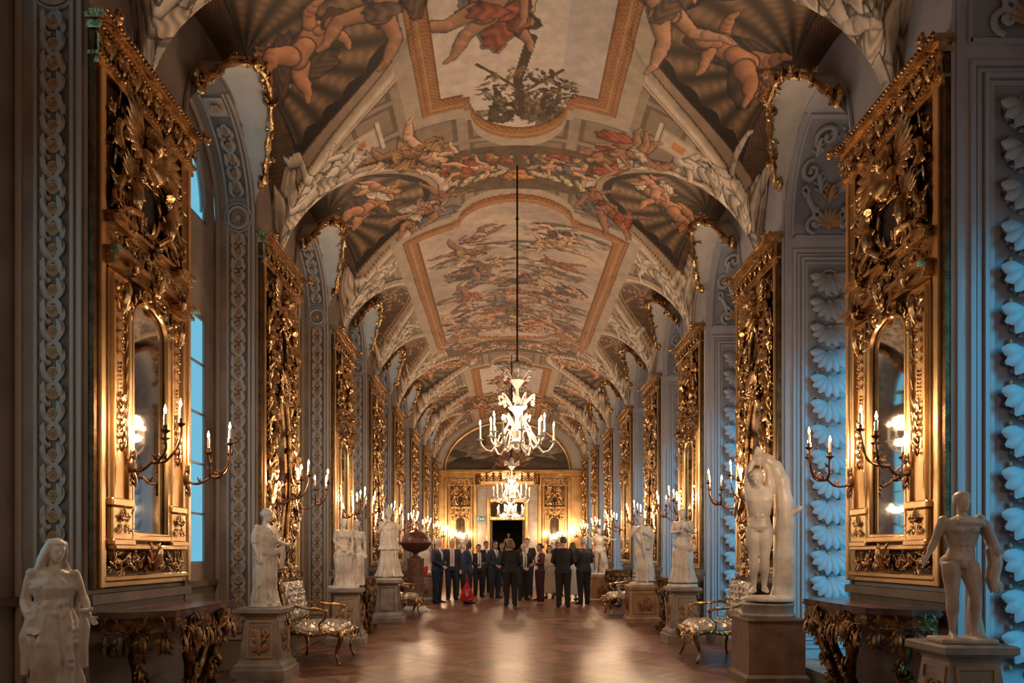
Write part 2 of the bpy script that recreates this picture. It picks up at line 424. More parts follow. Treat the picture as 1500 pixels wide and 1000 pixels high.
def limb(p, q, r0, r1, col, model=.42, line=True, only=0):
    m = max(r0, r1)*1.3
    w = Art.win(min(p[0],q[0])-m, max(p[0],q[0])+m, min(p[1],q[1])-m, max(p[1],q[1])+m)
    if w is None: return
    X = SS[w]; Y = YY[w]; d = (q[0]-p[0], q[1]-p[1]); L2 = d[0]**2+d[1]**2+1e-9
    t = np.clip(((X-p[0])*d[0]+(Y-p[1])*d[1])/L2, 0, 1)
    ox = X-(p[0]+t*d[0]); oy = Y-(p[1]+t*d[1]); dist = np.hypot(ox, oy); r = r0+(r1-r0)*t
    c = C[w]
    if line:
        k = dist < r*1.18+.004; c[k] = c[k]*.25 + np.array(col)*.12
    if only: C[w] = c; return
    k = dist < r
    sh = 1 + model*((ox*.75 - oy*.65)/r)[k] - .22*((dist/r)[k])**3 + .10*(N2[w][k]-.5)*2
    c[k] = np.array(col)*np.clip(sh, .25, 1.5)[:, None]
    C[w] = c
def blob(c_, rx, ry, ang, col, model=.35, rag=.0, seed=0, fold=0, line=True):
    m = max(rx, ry)*1.4; w = Art.win(c_[0]-m, c_[0]+m, c_[1]-m, c_[1]+m)
    if w is None: return
    X = SS[w]-c_[0]; Y = YY[w]-c_[1]; ca, sa = math.cos(ang), math.sin(ang); u = (X*ca+Y*sa)/rx; v = (-X*sa+Y*ca)/ry
    rr = np.hypot(u, v); th = np.arctan2(v, u)
    if rag: rr = rr*(1 + rag*np.sin(3*th+seed) + rag*.7*np.sin(7*th+2*seed))
    c = C[w]
    if line: k = rr < 1.12; c[k] = c[k]*.35
    k = rr < 1
    sh = 1 + model*((u*.7*ca - v*.7)[k]) - .25*rr[k]**3 + .2*(N2[w][k]-.5)
    if fold: sh = sh + .26*np.sin(fold*(u+.4*v*v+.3*np.sin(3*v+seed)))[k]
    c[k] = np.array(col)*np.clip(sh, .2, 1.6)[:, None]; C[w] = c
SKIN = [(.62,.40,.27), (.50,.30,.19), (.70,.50,.36), (.42,.24,.15)]
CLOTH = [(.45,.14,.07), (.22,.24,.28), (.50,.34,.16), (.60,.54,.46), (.13,.10,.08), (.35,.17,.09), (.30,.30,.24)]
def figure(cx, cy, ang, sc, skin=None, cloth=None, seed=0, grey=False, r_putto=False):
    """a tumbling baroque nude in free pose"""
    r = random.Random(seed)
    sk = skin or r.choice(SKIN); cl = cloth or r.choice(CLOTH)
    if grey: sk = (.66,.62,.56); cl = (.56,.51,.45)
    ca, sa = math.cos(ang), math.sin(ang)
    T = lambda u, v: (cx + sc*(u*ca - v*sa), cy + sc*(u*sa + v*ca))
    pu = r_putto
    def chain(o, a1, l1, a2, l2, w0, w1, w2, wend):
        if pu: l1 *= .62; l2 *= .58; w0 *= 1.25; w1 *= 1.4; w2 *= 1.35
        p0 = o; p1 = (o[0]+l1*math.cos(a1), o[1]+l1*math.sin(a1)); p2 = (p1[0]+l2*math.cos(a2), p1[1]+l2*math.sin(a2))
        p3 = (p2[0]+wend*math.cos(a2+.5), p2[1]+wend*math.sin(a2+.5)); pm = ((p1[0]*.55+p2[0]*.45), (p1[1]*.55+p2[1]*.45))
        sg = ((p0,p1,w0,w1),(p1,pm,w1,w1*1.02),(pm,p2,w1*1.02,w2),(p2,p3,w2*1.1,w2*.6))
        for a_,b_,u_,v_ in sg: limb(T(*a_), T(*b_), u_*sc, v_*sc, sk, only=1)
        for a_,b_,u_,v_ in sg: limb(T(*a_), T(*b_), u_*sc, v_*sc, sk, line=False)
    for k in range(3):
        blob(T(r.uniform(-.3,.5), r.uniform(-.35,.3)), sc*r.uniform(.25,.5), sc*r.uniform(.10,.2), ang+r.uniform(-1,1), cl, rag=.1, seed=seed+k, fold=r.uniform(8,14))
    chain((.26,-.09), r.uniform(-.9,.3), .36, r.uniform(-1.4,.5), .36, .11, .075, .045, .13)
    chain((-.28,-.13), r.uniform(-2.6,-.6), .24, r.uniform(-3.2,.2), .24, .06, .045, .03, .09)
    limb(T(-.25,0), T(.05,0), .165*sc, .125*sc, sk); limb(T(.0,0), T(.24,0), .12*sc, .15*sc, sk)
    chain((.26,.09), r.uniform(-.3,1.0), .38, r.uniform(-.9,1.2), .38, .12, .08, .045, .13)
    chain((-.28,.14), r.uniform(.6,2.6), .25, r.uniform(0,3.4), .25, .065, .045, .03, .09)
    h = r.uniform(-.5,.5); hx, hy = -.25-.23*math.cos(h), .23*math.sin(h)
    limb(T(-.27,0), T(hx*.9,hy*.9), .06*sc, .055*sc, sk)
    if pu: blob(T(hx-.03,hy), .16*sc, .15*sc, ang+h, (.20,.11,.06), rag=.08, seed=seed); blob(T(hx+.02,hy-.04), .125*sc, .115*sc, ang+h, sk, line=False); return
    blob(T(hx-.02,hy), .105*sc, .095*sc, ang+h, (.16,.09,.05) if not grey else (.5,.46,.4), rag=.08, seed=seed)
    blob(T(hx+.025,hy-.03), .075*sc, .07*sc, ang+h, sk, line=False)
    blob(T(.2,-.02), .22*sc, .12*sc, ang+1.0, cl, rag=.1, seed=seed, fold=9)
def line(pts, w, col, a=1):
    for p, q in zip(pts[:-1], pts[1:]):
        m = w*2; wn = Art.win(min(p[0],q[0])-m, max(p[0],q[0])+m, min(p[1],q[1])-m, max(p[1],q[1])+m)
        if wn is None: continue
        X = SS[wn]; Y = YY[wn]; d = (q[0]-p[0], q[1]-p[1]); L2 = d[0]**2+d[1]**2+1e-9
        t = np.clip(((X-p[0])*d[0]+(Y-p[1])*d[1])/L2, 0, 1); dist = np.hypot(X-p[0]-t*d[0], Y-p[1]-t*d[1])
        k = dist < w; c = C[wn]; c[k] = c[k]*(1-a)+np.array(col)*a; C[wn] = c

CREAM = (.58,.505,.415); LCREAM = (.68,.63,.55); DK = (.10,.065,.042); GOLDP = (.46,.26,.115)
# ---- architecture ground: coffers in grey stone
cof = (np.abs(((YY*1.6) % 1)-.5) < .44) & (np.abs(((SS*1.35) % 1)-.5) < .40)
C *= (1+.25*(N1-.5))[..., None]
put(~cof, (.44,.385,.32), .7)
cof2 = (np.abs(((YY*1.6) % 1)-.5) < .36) & (np.abs(((SS*1.35) % 1)-.5) < .31)
put(cof & ~cof2, (.20,.16,.125), .8)

SIDES = ((-1, CL), (1, CRr))
groin = {}
DIST = np.full((ny, ns), 9.0); INS = np.zeros((ny, ns), int); TT = np.zeros((ny, ns)); 
for side, CC in SIDES:
    sd = (np.sign(SS) == side)
    for k in range(len(CC)-1):
        y0, y1 = CC[k], CC[k+1]; c = (y0+y1)/2; w = (y1-y0)/2-.07; xt = DEEP[k]
        X = np.abs(XX); nearby = sd & (np.abs(YY-c) < w+.9)
        # distance to the groin curve, sampled
        tt = np.linspace(-1, 1, 61); gx = xt+(A-xt)*np.abs(tt)**1.9; gs = s_of(gx)*side; gy = c+tt*w
        jj, ii = np.nonzero(nearby)
        if len(jj) == 0: continue
        P = SS[jj, ii]; Q = YY[jj, ii]; best = np.full(len(P), 9.0)
        for a in range(60):
            dx, dy = gs[a+1]-gs[a], gy[a+1]-gy[a]; L2 = dx*dx+dy*dy
            t = np.clip(((P-gs[a])*dx+(Q-gy[a])*dy)/L2, 0, 1); best = np.minimum(best, np.hypot(P-gs[a]-t*dx, Q-gy[a]-t*dy))
        Xg = xt+(A-xt)*np.clip(np.abs(Q-c)/w, 0, 1)**1.9
        ins_ = (np.abs(x_of(P)) > Xg) & (np.abs(Q-c) < w)
        d0 = DIST[jj, ii]; sg = np.where(ins_, -best, best)
        better = best < np.abs(d0)
        d0[better] = sg[better]; DIST[jj, ii] = d0
        q = INS[jj, ii]; q[ins_] = (k+1)*side; INS[jj, ii] = q

# ---- between the penetrations: figures in grisaille, plinths with orange reliefs
def pier_art(side, yc, k, wide):
    s = lambda X: side*float(s_of(X))
    # plinth
    for X0, X1, hw, col in ((1.75, 2.25, .20, (.50,.44,.37)), (1.80, 2.18, .155, (.60,.55,.47))):
        w = Art.win(min(s(X0),s(X1)), max(s(X0),s(X1)), yc-hw, yc+hw)
        if w: C[w] = np.array(col)*(1+.2*(N2[w]-.5))[..., None]
    w = Art.win(min(s(1.92),s(2.08)), max(s(1.92),s(2.08)), yc-.07, yc+.07)
    if w: C[w] = np.array((.58,.30,.12))*(1+.9*(N2[w]-.5))[..., None]
    for X in (1.74, 2.27): line([(s(X), yc-.26), (s(X), yc+.26)], .025, LCREAM); line([(s(X+.03), yc-.26), (s(X+.03), yc+.26)], .008, DK)
    # reclining grisaille nude climbing the rib
    fx = s(2.55); ang = 0 if side > 0 else PI
    w = Art.win(min(s(2.3), s(3.03)), max(s(2.3), s(3.03)), yc-.28, yc+.28)
    if w: C[w] = C[w]*.45
for side, CC in SIDES:
    for k in range(1, len(CC)): pier_art(side, CC[k], k, False)

# ---- insides of the penetrations
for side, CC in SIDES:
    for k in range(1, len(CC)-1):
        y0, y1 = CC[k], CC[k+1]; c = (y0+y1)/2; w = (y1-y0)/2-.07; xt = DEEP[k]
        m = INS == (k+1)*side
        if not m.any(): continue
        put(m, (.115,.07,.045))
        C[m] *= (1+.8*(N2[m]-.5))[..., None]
        # speckled spandrel band near the pier
        dots = m & (np.sin(SS*95)*np.sin(YY*95) > .3); put(dots, (.30,.19,.10), .7)
        st = float(s_of(xt))*side; sw = SMAX*side
        if xt < 1.5:     # shell and putto
            cs, cy = side*float(s_of(2.82)), c
            U = (cs-SS)*side; V = YY-cy; R = np.hypot(U, V*1.15); TH = np.arctan2(V*1.15, U)
            lob = .205+.07*np.abs(np.cos(TH*11)); rad = np.clip(R/1.9, 0, 1)
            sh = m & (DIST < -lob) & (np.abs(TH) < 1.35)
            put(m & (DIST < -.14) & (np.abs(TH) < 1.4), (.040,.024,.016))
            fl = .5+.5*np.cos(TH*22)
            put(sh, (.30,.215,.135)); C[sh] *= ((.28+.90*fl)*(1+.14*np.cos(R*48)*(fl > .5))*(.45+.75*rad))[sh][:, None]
            
            for q in range(9):   # acanthus urn and flowers
                a = rng.uniform(0, 2*PI); rr = rng.uniform(.02,.34)
                blob((cs-side*.25+rr*math.cos(a)*.9, cy+.30+rr*math.sin(a)), .12, .075, a, (.52,.25,.09), rag=.15, seed=q, fold=10)
            for q in range(26):
                a = rng.uniform(0, 2*PI); rr = rng.uniform(.0,.42)
                blob((cs-side*.35+rr*math.cos(a), cy+.30+rr*math.sin(a)), .03, .028, a, [(.62,.50,.40),(.5,.26,.16),(.25,.22,.12)][q % 3])
            big = 1.0 if k <= 2 else .9
            figure(cs-side*.92, cy+.05, (0 if side > 0 else PI)+(.5 if side > 0 else -.5)+rng.uniform(-.2,.2), .98*big, skin=(.58,.33,.20), cloth=(.16,.11,.08), seed=300+k*3+side, r_putto=True)
            if k != 2: pass
            if k != 2: figure(cs-side*1.25, cy-.35, (0 if side > 0 else PI)+.7, .6, skin=(.62,.38,.24), cloth=(.66,.60,.52), seed=400+k*3+side, r_putto=True)

        else:            # brown acanthus scroll ground
            cs = side*float(s_of(2.45))
            for q in range(26):
                a = q*.9; rr = .05+.021*q
                blob((cs-side*(rr*math.cos(a)*.9), c+rr*math.sin(a)), .085, .045, a+1.2, (.42,.26,.14), rag=.15, seed=q, fold=10)
            put(m & (DIST > -.20) & (DIST < -.16), (.48,.36,.22), .8)
# ---- cream ribs along the groins
ab = DIST
put((ab > -.015) & (ab < .23), CREAM); put((ab > .06) & (ab < .12), LCREAM); put((ab > .20) & (ab < .235), DK, .8)
put((ab > -.13) & (ab <= -.015), (.46,.375,.29)); put((ab > -.030) & (ab < -.012), DK, .8); put((ab > -.145) & (ab < -.125), DK, .85)
put((ab > .135) & (ab < .15), (.33,.26,.20), .8)

for side, CC in SIDES:
    for k in range(1, len(CC)):
        a0 = 0 if side > 0 else PI; yc = CC[k]
        for q in range(7): blob((side*(float(s_of(2.95))+.12*q), yc+.05*math.sin(q*2)), .16, .055, side*.2+.3*math.sin(q), (.62,.575,.51), rag=.1, seed=q, fold=9)
        figure(side*(float(s_of(2.72))), yc-.02, a0+.12*side, .98, seed=40+k*7+side, grey=True)
        figure(side*(float(s_of(2.35))), yc+.10, a0-.35, .80, seed=140+k*7+side, grey=True)
# ---- the framed pictures on the crown
def quad_shape(S, Y, ya, yb, sw, tip, tw):
    """inside measure (<0 inside) of a rectangle whose short ends bulge outwards"""
    d1 = np.abs(S)-sw
    bul = np.where(np.abs(S) < tw, tip*np.sqrt(np.clip(1-(S/tw)**2, 0, 1)), 0)
    step = np.where((np.abs(S) < tw*1.12), .06*np.sign(tip), 0)
    d2 = ya-bul-step-Y; d3 = Y-(yb+bul+step)
    return np.maximum(d1, np.maximum(d2, d3))
def framed(ya, yb, sw, tip, tw, kind, seed):
    Q = quad_shape(SS, YY, ya, yb, sw, tip, tw)
    near = (YY > ya-1.6) & (YY < yb+1.6)
    put(near & (Q < .30) & (Q > 0), (.52,.47,.40)); put(near & (Q < .17), LCREAM, .0)
    f = near & (Q < .10) & (Q > -.17)
    put(f, GOLDP); C[f] *= (.86+.30*(np.sin(SS*95)*np.sin(YY*95) > 0))[f][:, None]
    put(near & (Q < .10) & (Q > .075), (.30,.13,.05)); put(near & (Q < -.02) & (Q > -.05), (.56,.36,.19)); put(near & (Q < -.15) & (Q > -.18), (.28,.13,.05)); put(near & (Q < .035) & (Q > .02), (.30,.13,.05), .8)
    ins = near & (Q < -.17)
    r = random.Random(seed)
    if kind == 'trees':
        n = fbm(SS, YY, 1.1, seed, 5)
        sky = np.stack([.74-.10*n, .67-.05*n, .60+.02*n], -1); C[ins] = sky[ins]
        blue = ins & (SS > .5); put(blue, (.46,.47,.50), .45)
        ctr = (ya+yb)/2
        save = C.copy()
        for ex in (1, -1):
            base = yb+.42 if ex > 0 else ya-.42
            for q in range(70):
                blob((r.gauss(.05,.5), base-ex*abs(r.gauss(0,.22))), r.uniform(.05,.16), r.uniform(.03,.07), r.uniform(0,3), r.choice([(.16,.12,.07),(.24,.19,.11),(.10,.08,.05),(.34,.31,.23)]), rag=.2, seed=q, fold=9)
            line([(.02, base-ex*.1), (-.02, base-ex*.8), (.12, base-ex*1.5)], .06, (.12,.08,.05)); line([(0, base-ex*.5), (.5, base-ex*1.0)], .025, (.14,.09,.06)); line([(0, base-ex*.6), (-.5, base-ex*1.1)], .022, (.14,.09,.06))
            for q in range(150):
                a = r.uniform(0, 2*PI); rr = r.random()**.5
                blob((.12+.62*rr*math.cos(a), base-ex*(.62+.40*rr*math.sin(a))), r.uniform(.02,.065), r.uniform(.012,.03), a, r.choice([(.30,.22,.11),(.18,.13,.075),(.38,.29,.16),(.11,.085,.055)]), rag=.25, seed=q, line=False)
        for q in range(4): figure(r.uniform(-.4,.3), ctr+r.uniform(-.55,.35), r.uniform(0, 6), .95, seed=seed*5+q, cloth=r.choice([(.4,.14,.08),(.2,.22,.28)]))
        C[~(near & (Q < -.17))] = save[~(near & (Q < -.17))]
    else:
        n = fbm(SS, YY*2.2, 1.4, seed, 5)
        base = np.stack([.60-.35*(n-.45), .53-.32*(n-.45), .47-.20*(n-.45)], -1); C[ins] = base[ins]
        save = C.copy()
        for q in range(46):
            y = ya+(yb-ya)*(.02+.96*r.random()); x = r.uniform(-1, 1)*(sw-.45)
            g = r.choice([(.56,.50,.45),(.46,.41,.37),(.64,.57,.50),(.40,.35,.31)])
            blob((x, y), r.uniform(.25,.6), r.uniform(.09,.2), r.uniform(-.3,.3), g, rag=.13, seed=q, fold=6, line=False, model=.25)
            blob((x+.1, y-.1), r.uniform(.25,.5), .06, r.uniform(-.2,.2), (.26,.20,.16), rag=.13, seed=q, line=False)
        rows = int((yb-ya)/.62)
        for q in range(rows):
            y = ya+.30+(yb-ya-.3)*(q+.5)/rows
            nn = 2 if q < rows*.4 else (3 if q < rows*.65 else 5)
            for j in range(nn):
                x = (-1+2*(j+.5)/nn)*(sw-.40)+r.uniform(-.2,.2)
                figure(x, y+r.uniform(-.15,.15), r.choice([0, PI])+r.uniform(-.7,.7), r.uniform(.55,.80), seed=seed*100+q*9+j, cloth=r.choice([(.50,.17,.09),(.32,.22,.14),(.18,.14,.12),(.30,.30,.31),(.50,.36,.2),(.55,.49,.42)]))
        C[~(near & (Q < -.17))] = save[~(near & (Q < -.17))]
def cross_art(yc, seed):
    """fruit garlands, putti and a mascaron between two framed pictures"""
    r = random.Random(seed)
    w = Art.win(-1.75, 1.75, yc-.55, yc+.65)
    if w: C[w] = np.where((DIST[w] > .24)[..., None], np.array((.20,.145,.09))*(.6+.8*N2[w])[..., None], C[w])
    for sd in (-1, 1):
        for q in range(44):
            t = r.random(); x = sd*(.1+1.0*t); y = yc-.28+.55*(t-.45)**2*1.2+r.uniform(-.10,.10)
            blob((x, y), r.uniform(.04,.09), r.uniform(.03,.07), r.uniform(0,3), r.choice([(.50,.22,.10),(.30,.27,.13),(.55,.40,.22),(.20,.17,.10),(.42,.15,.10)]), rag=.12, seed=q)
        for q in range(4):
            blob((sd*(.3+.22*q), yc+.20+.05*q), .17, .055, sd*(.5+.2*q), (.58,.52,.38), rag=.12, seed=q, fold=9)
            blob((sd*(.25+.2*q), yc+.02), .15, .05, -sd*.5, (.45,.40,.31), rag=.12, seed=q+5, fold=8)
        figure(sd*.62, yc-.02, 0 if sd > 0 else PI, .55, skin=(.68,.45,.31), seed=seed+sd)
        for dy in (-.75, .75):
            figure(sd*1.30, yc+dy*.9, (.9 if sd > 0 else PI-.9)*(1 if dy > 0 else -1), .82, skin=r.choice(SKIN), seed=seed+7*sd+int(dy*4), cloth=r.choice(CLOTH[:4]))
            figure(sd*1.55, yc+dy*1.15, (.5 if sd > 0 else PI-.5)*(1 if dy > 0 else -1), .62, skin=r.choice(SKIN), seed=seed+17*sd+int(dy*4), cloth=r.choice(CLOTH[:4]))
    blob((0, yc+.22), .16, .13, 0, (.56,.28,.10), rag=.05, seed=2); blob((0, yc+.30), .26, .09, 0, (.60,.34,.14), rag=.1, seed=4, fold=14)
    blob((-.05, yc+.2), .03, .02, 0, DK); blob((.05, yc+.2), .03, .02, 0, DK)
sq = lambda X: float(s_of(X))
framed(5.2, 9.15, sq(1.12), .72, .62, 'trees', 21)
framed(12.35, 18.6, sq(1.80), .62, .95, 'sky', 5)
framed(22.0, 25.6, sq(1.12), .72, .62, 'trees', 33)
framed(27.3, 31.0, sq(1.12), .5, .62, 'sky', 9)
cross_art(10.75, 50); cross_art(19.95, 60); cross_art(26.6, 70)
for yy, sd in ((7.2,1),(7.2,-1),(6.0,1),(6.0,-1)):
    figure(sd*1.33, yy, (.9 if sd > 0 else PI-.9)+(.6 if yy < 7 else 0), .95, skin=SKIN[1 if sd < 0 else 0], seed=int(yy*10)+sd, cloth=(.22,.16,.12))
# vertical structure at the wall: pilaster strips running down to the springing
C[:] = C*.86+C.mean(-1, keepdims=True)*.14; C *= np.array((1.0,.93,.85)); C[:] = np.clip(C, .008, .85); C[:] = (C/.5)**1.38*.54

ZZ = np.where(SS < 0, zceil(XX, YY, -1), zceil(XX, YY, 1))
# real relief: ribs, frames and shells stand a little proud of the plaster
rel = np.zeros_like(ZZ)
rel += .035*np.clip(1-np.abs(ab-.11)/.11, 0, 1)**.5*(np.abs(ab-.11) < .11)
for (ya, yb, sw, tip, tw) in ((5.2,9.15,sq(1.12),.72,.62),(12.35,18.6,sq(1.8),.62,.95),(22.0,25.6,sq(1.12),.72,.62)):
    Q = quad_shape(SS, YY, ya, yb, sw, tip, tw); rel += .03*((Q < .09) & (Q > -.15))*np.clip(1-np.abs(Q+.03)/.14, 0, 1)**.5
ZZ = ZZ - rel
me = bpy.data.meshes.new('ceiling')
V = np.stack([XX, YY, ZZ], -1).reshape(-1, 3).astype(np.float32)
ii = np.arange(ny*ns).reshape(ny, ns)
F = np.stack([ii[:-1,:-1], ii[1:,:-1], ii[1:,1:], ii[:-1,1:]], -1).reshape(-1, 4)
me.vertices.add(len(V)); me.vertices.foreach_set('co', V.ravel())
me.loops.add(F.size); me.loops.foreach_set('vertex_index', F.ravel().astype(np.int32))
me.polygons.add(len(F)); me.polygons.foreach_set('loop_start', np.arange(0, F.size, 4, dtype=np.int32)); me.polygons.foreach_set('loop_total', np.full(len(F), 4, np.int32))
me.update(calc_edges=True); me.polygons.foreach_set('use_smooth', [True]*len(F))
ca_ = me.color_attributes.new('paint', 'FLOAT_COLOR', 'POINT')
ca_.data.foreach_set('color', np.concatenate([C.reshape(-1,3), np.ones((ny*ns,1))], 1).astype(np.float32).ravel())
def fresco_mat(name):
    m = bpy.data.materials.new(name); m.use_nodes = True; nt = m.node_tree; b = nt.nodes['Principled BSDF']; b.inputs['Roughness'].default_value = .62
    a = nt.nodes.new('ShaderNodeVertexColor'); a.layer_name = 'paint'
    n = nt.nodes.new('ShaderNodeTexNoise'); n.inputs['Scale'].default_value = 7; n.inputs['Detail'].default_value = 8
    tc = nt.nodes.new('ShaderNodeTexCoord'); nt.links.new(tc.outputs['Object'], n.inputs[0])
    r = nt.nodes.new('ShaderNodeMapRange'); r.inputs[1].default_value = .3; r.inputs[2].default_value = .7; r.inputs[3].default_value = .82; r.inputs[4].default_value = 1.12; nt.links.new(n.outputs[0], r.inputs[0])
    x = nt.nodes.new('ShaderNodeMix'); x.data_type = 'RGBA'; x.blend_type = 'MULTIPLY'; x.inputs[0].default_value = 1
    nt.links.new(a.outputs[0], x.inputs[6]); nt.links.new(r.outputs[0], x.inputs[7]); nt.links.new(x.outputs[2], b.inputs['Base Color']); return m
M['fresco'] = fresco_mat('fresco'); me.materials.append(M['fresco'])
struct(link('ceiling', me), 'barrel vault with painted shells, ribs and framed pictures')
# ---------------------------------------------------------------- carved ornament (x along, z up, relief towards -y)
def petal(mb, x, z, ang, L, W, w0=0, lift=.5, curl=1.0, bend=0, seg=6, n=5, mi=None, flat=.45):
    pts = []; rad = []
    for k in range(n+1):
        t = k/n; a = ang+bend*t
        pts.append((x+L*t*math.cos(ang+bend*t*.5), -(w0+lift*W*math.sin(PI*min(1, t*.9))+curl*W*.6*t**3), z+L*t*math.sin(ang+bend*t*.5)))
        rad.append(max(.0015, W*(.35+.65*math.sin(PI*(.12+.80*t)))*.5*(1 if t < .99 else .35)))
    mb.tube(pts, rad, seg, mi=mi, flat=flat)
def acanthus(mb, x, z, ang, L, W, w0=0, mi=None, lobes=3, bend=0):
    petal(mb, x, z, ang, L, W*.55, w0+W*.12, bend=bend, mi=mi)
    for k in range(lobes):
        t = (k+.3)/(lobes+.3); a = ang+bend*t*.5; px, pz = x+L*t*math.cos(a), z+L*t*math.sin(a); l = W*(1.0-.35*t)
        for s in (-1, 1): petal(mb, px, pz, a+bend*t*.5+s*(.95-.25*t), l, W*.34, w0, seg=5, n=4, mi=mi)
def scroll(mb, x, z, r, a0, sgn=1, th=.02, turns=1.25, w0=0, tail=0, mi=None, n=16):
    pts = []; rad = []
    for k in range(n+1):
        t = k/n; rr = r*(1-t*.86); a = a0+sgn*2*PI*turns*t
        pts.append((x+rr*math.cos(a), -(w0+th*.6+th*1.1*t), z+rr*math.sin(a))); rad.append(th*(.55+.6*math.sin(PI*min(1, .15+t*.85))))
    mb.tube(pts, rad, 6, mi=mi, flat=.9); mb.ball((pts[-1][0], pts[-1][1], pts[-1][2]), th*1.3, 6, 4, mi=mi)
def scurve(mb, x, z, L, ang, sgn=1, th=.02, w0=0, mi=None):
    """S scroll with an eye at both ends"""
    ca, sa = math.cos(ang), math.sin(ang)
    pts = []; rad = []; n = 22
    for k in range(n+1):
        t = -1+2*k/n; a = abs(t)
        if a < .45: u, v = t*.75*L*.5/.45*.62, 0
        u = L*.5*(t*.9 if a < .6 else math.copysign(.54+.22*math.sin((a-.6)/.4*PI*1.35), t)); v = L*.24*math.copysign((0 if a < .6 else (1-math.cos((a-.6)/.4*PI*1.35))*.5), t)*sgn + L*.10*math.sin(t*PI)*sgn
        pts.append((x+u*ca-v*sa, -(w0+th*.8+th*.8*a), z+u*sa+v*ca)); rad.append(th*(1.15-.65*a))
    mb.tube(pts, rad, 6, mi=mi)
    for q in (pts[0], pts[-1]): mb.ball(q, th*1.15, 6, 4, mi=mi)
def rosette(mb, x, z, r, w0=0, mi=None, n=6, mi2=None):
    for k in range(n): petal(mb, x, z, 2*PI*k/n, r, r*.8, w0, seg=5, n=3, mi=mi)
    mb.ball((x, -w0-r*.25, z), r*.3, 6, 4, mi=mi2 if mi2 is not None else mi)
def ring(mb, x, z, r, th, w0=0, mi=None, n=14, sz=1):
    pts = [(x+r*math.cos(2*PI*k/n), -w0, z+sz*r*math.sin(2*PI*k/n)) for k in range(n+1)]; mb.tube(pts, th, 5, mi=mi)
def fill(mb, x0, x1, z0, z1, seed, n, sz, w0=0, sym=True, hole=None, th=.013):
    """crowded symmetrical scroll and leaf carving inside a rectangle"""
    r = random.Random(seed); xc = (x0+x1)/2; hw = (x1-x0)/2
    for k in range(n):
        x = r.random()*hw if sym else r.uniform(-hw, hw); z = r.uniform(z0+sz*.25, z1-sz*.25); kind = r.random(); a = r.uniform(0, 2*PI); s = sz*r.uniform(.6, 1.15); d = w0+r.random()**2*.035
        if hole and hole(xc+x, z): continue
        m = min(hw-x if sym else hw-abs(x), z-z0, z1-z)
        s = min(s, max(.02, m*1.6))
        for sg in ((1, -1) if sym else (1,)):
            X = xc+sg*x; an = a if sg > 0 else PI-a
            if kind < .40: acanthus(mb, X, z, an, s, s*.42, d, lobes=2, bend=sg*.9)
            elif kind < .62: scroll(mb, X, z, s*.45, an, sg, s*.10, 1.2, d, n=12)
            elif kind < .78: scurve(mb, X, z, s*1.4, an, sg, s*.10, d)
            elif kind < .9: petal(mb, X, z, an, s, s*.35, d, bend=sg)
            else: rosette(mb, X, z, s*.30, d, n=5)
def putto_bust(mb, x, z, s, w0=.03):
    """winged cherub head and shoulders"""
    y = -w0
    mb.ball((x, y-.05*s, z+.17*s), (.085*s, .085*s, .10*s), 12, 9); mb.ball((x, y-.13*s, z+.15*s), (.015*s, .02*s, .02*s), 6, 4)
    for sg in (-1, 1): mb.ball((x+sg*.035*s, y-.12*s, z+.135*s), (.028*s,.02*s,.028*s), 6, 5)
    for k in range(14): a = PI*k/13; mb.ball((x+.085*s*math.cos(a), y-.05*s, z+.19*s+.075*s*math.sin(a)), .03*s, 6, 4)
    mb.ball((x, y-.04*s, z-.03*s), (.13*s,.09*s,.12*s), 12, 8); mb.tube([(x,y-.04*s,z+.04*s),(x,y-.05*s,z+.12*s)], .04*s, 8)
    for sg in (-1, 1):
        mb.ball((x+sg*.13*s, y-.05*s, z+.01*s), .06*s, 8, 6)
        mb.tube([(x+sg*.14*s,y-.05*s,z),(x+sg*.20*s,y-.09*s,z-.10*s),(x+sg*.13*s,y-.12*s,z-.17*s)], [.045*s,.038*s,.03*s], 8)
        for k in range(9):
            a = (PI/2-.2-k*.20); a = a if sg > 0 else PI-a
            petal(mb, x+sg*.10*s, z+.03*s, a, s*(.42-.018*k), .075*s, w0+.003*k, bend=-sg*.5)
def moulding(mb, pts, w, d, y0=0, steps=3, mi=None):
    pass
def cornice(mb, x0, x1, z0, z1, d0, d1, n=5, mi=None, back=0):
    """stepped projecting cornice"""
    for k in range(n):
        t0, t1 = k/n, (k+1)/n; d = d0+(d1-d0)*(math.sin(t1*PI/2) if k % 2 == 0 else t0*.8); za, zb = z0+(z1-z0)*t0, z0+(z1-z0)*t1
        e = d*.6
        mb.box(x0-e*.5, x1+e*.5, -d, back, za, zb, mi)
def beads(mb, x0, x1, z, y, r, step, mi=None, rz=None):
    n = max(1, int((x1-x0)/step))
    for k in range(n+1): mb.ball((x0+(x1-x0)*k/n, y, z), (r, r, rz or r), 6, 4, mi=mi)

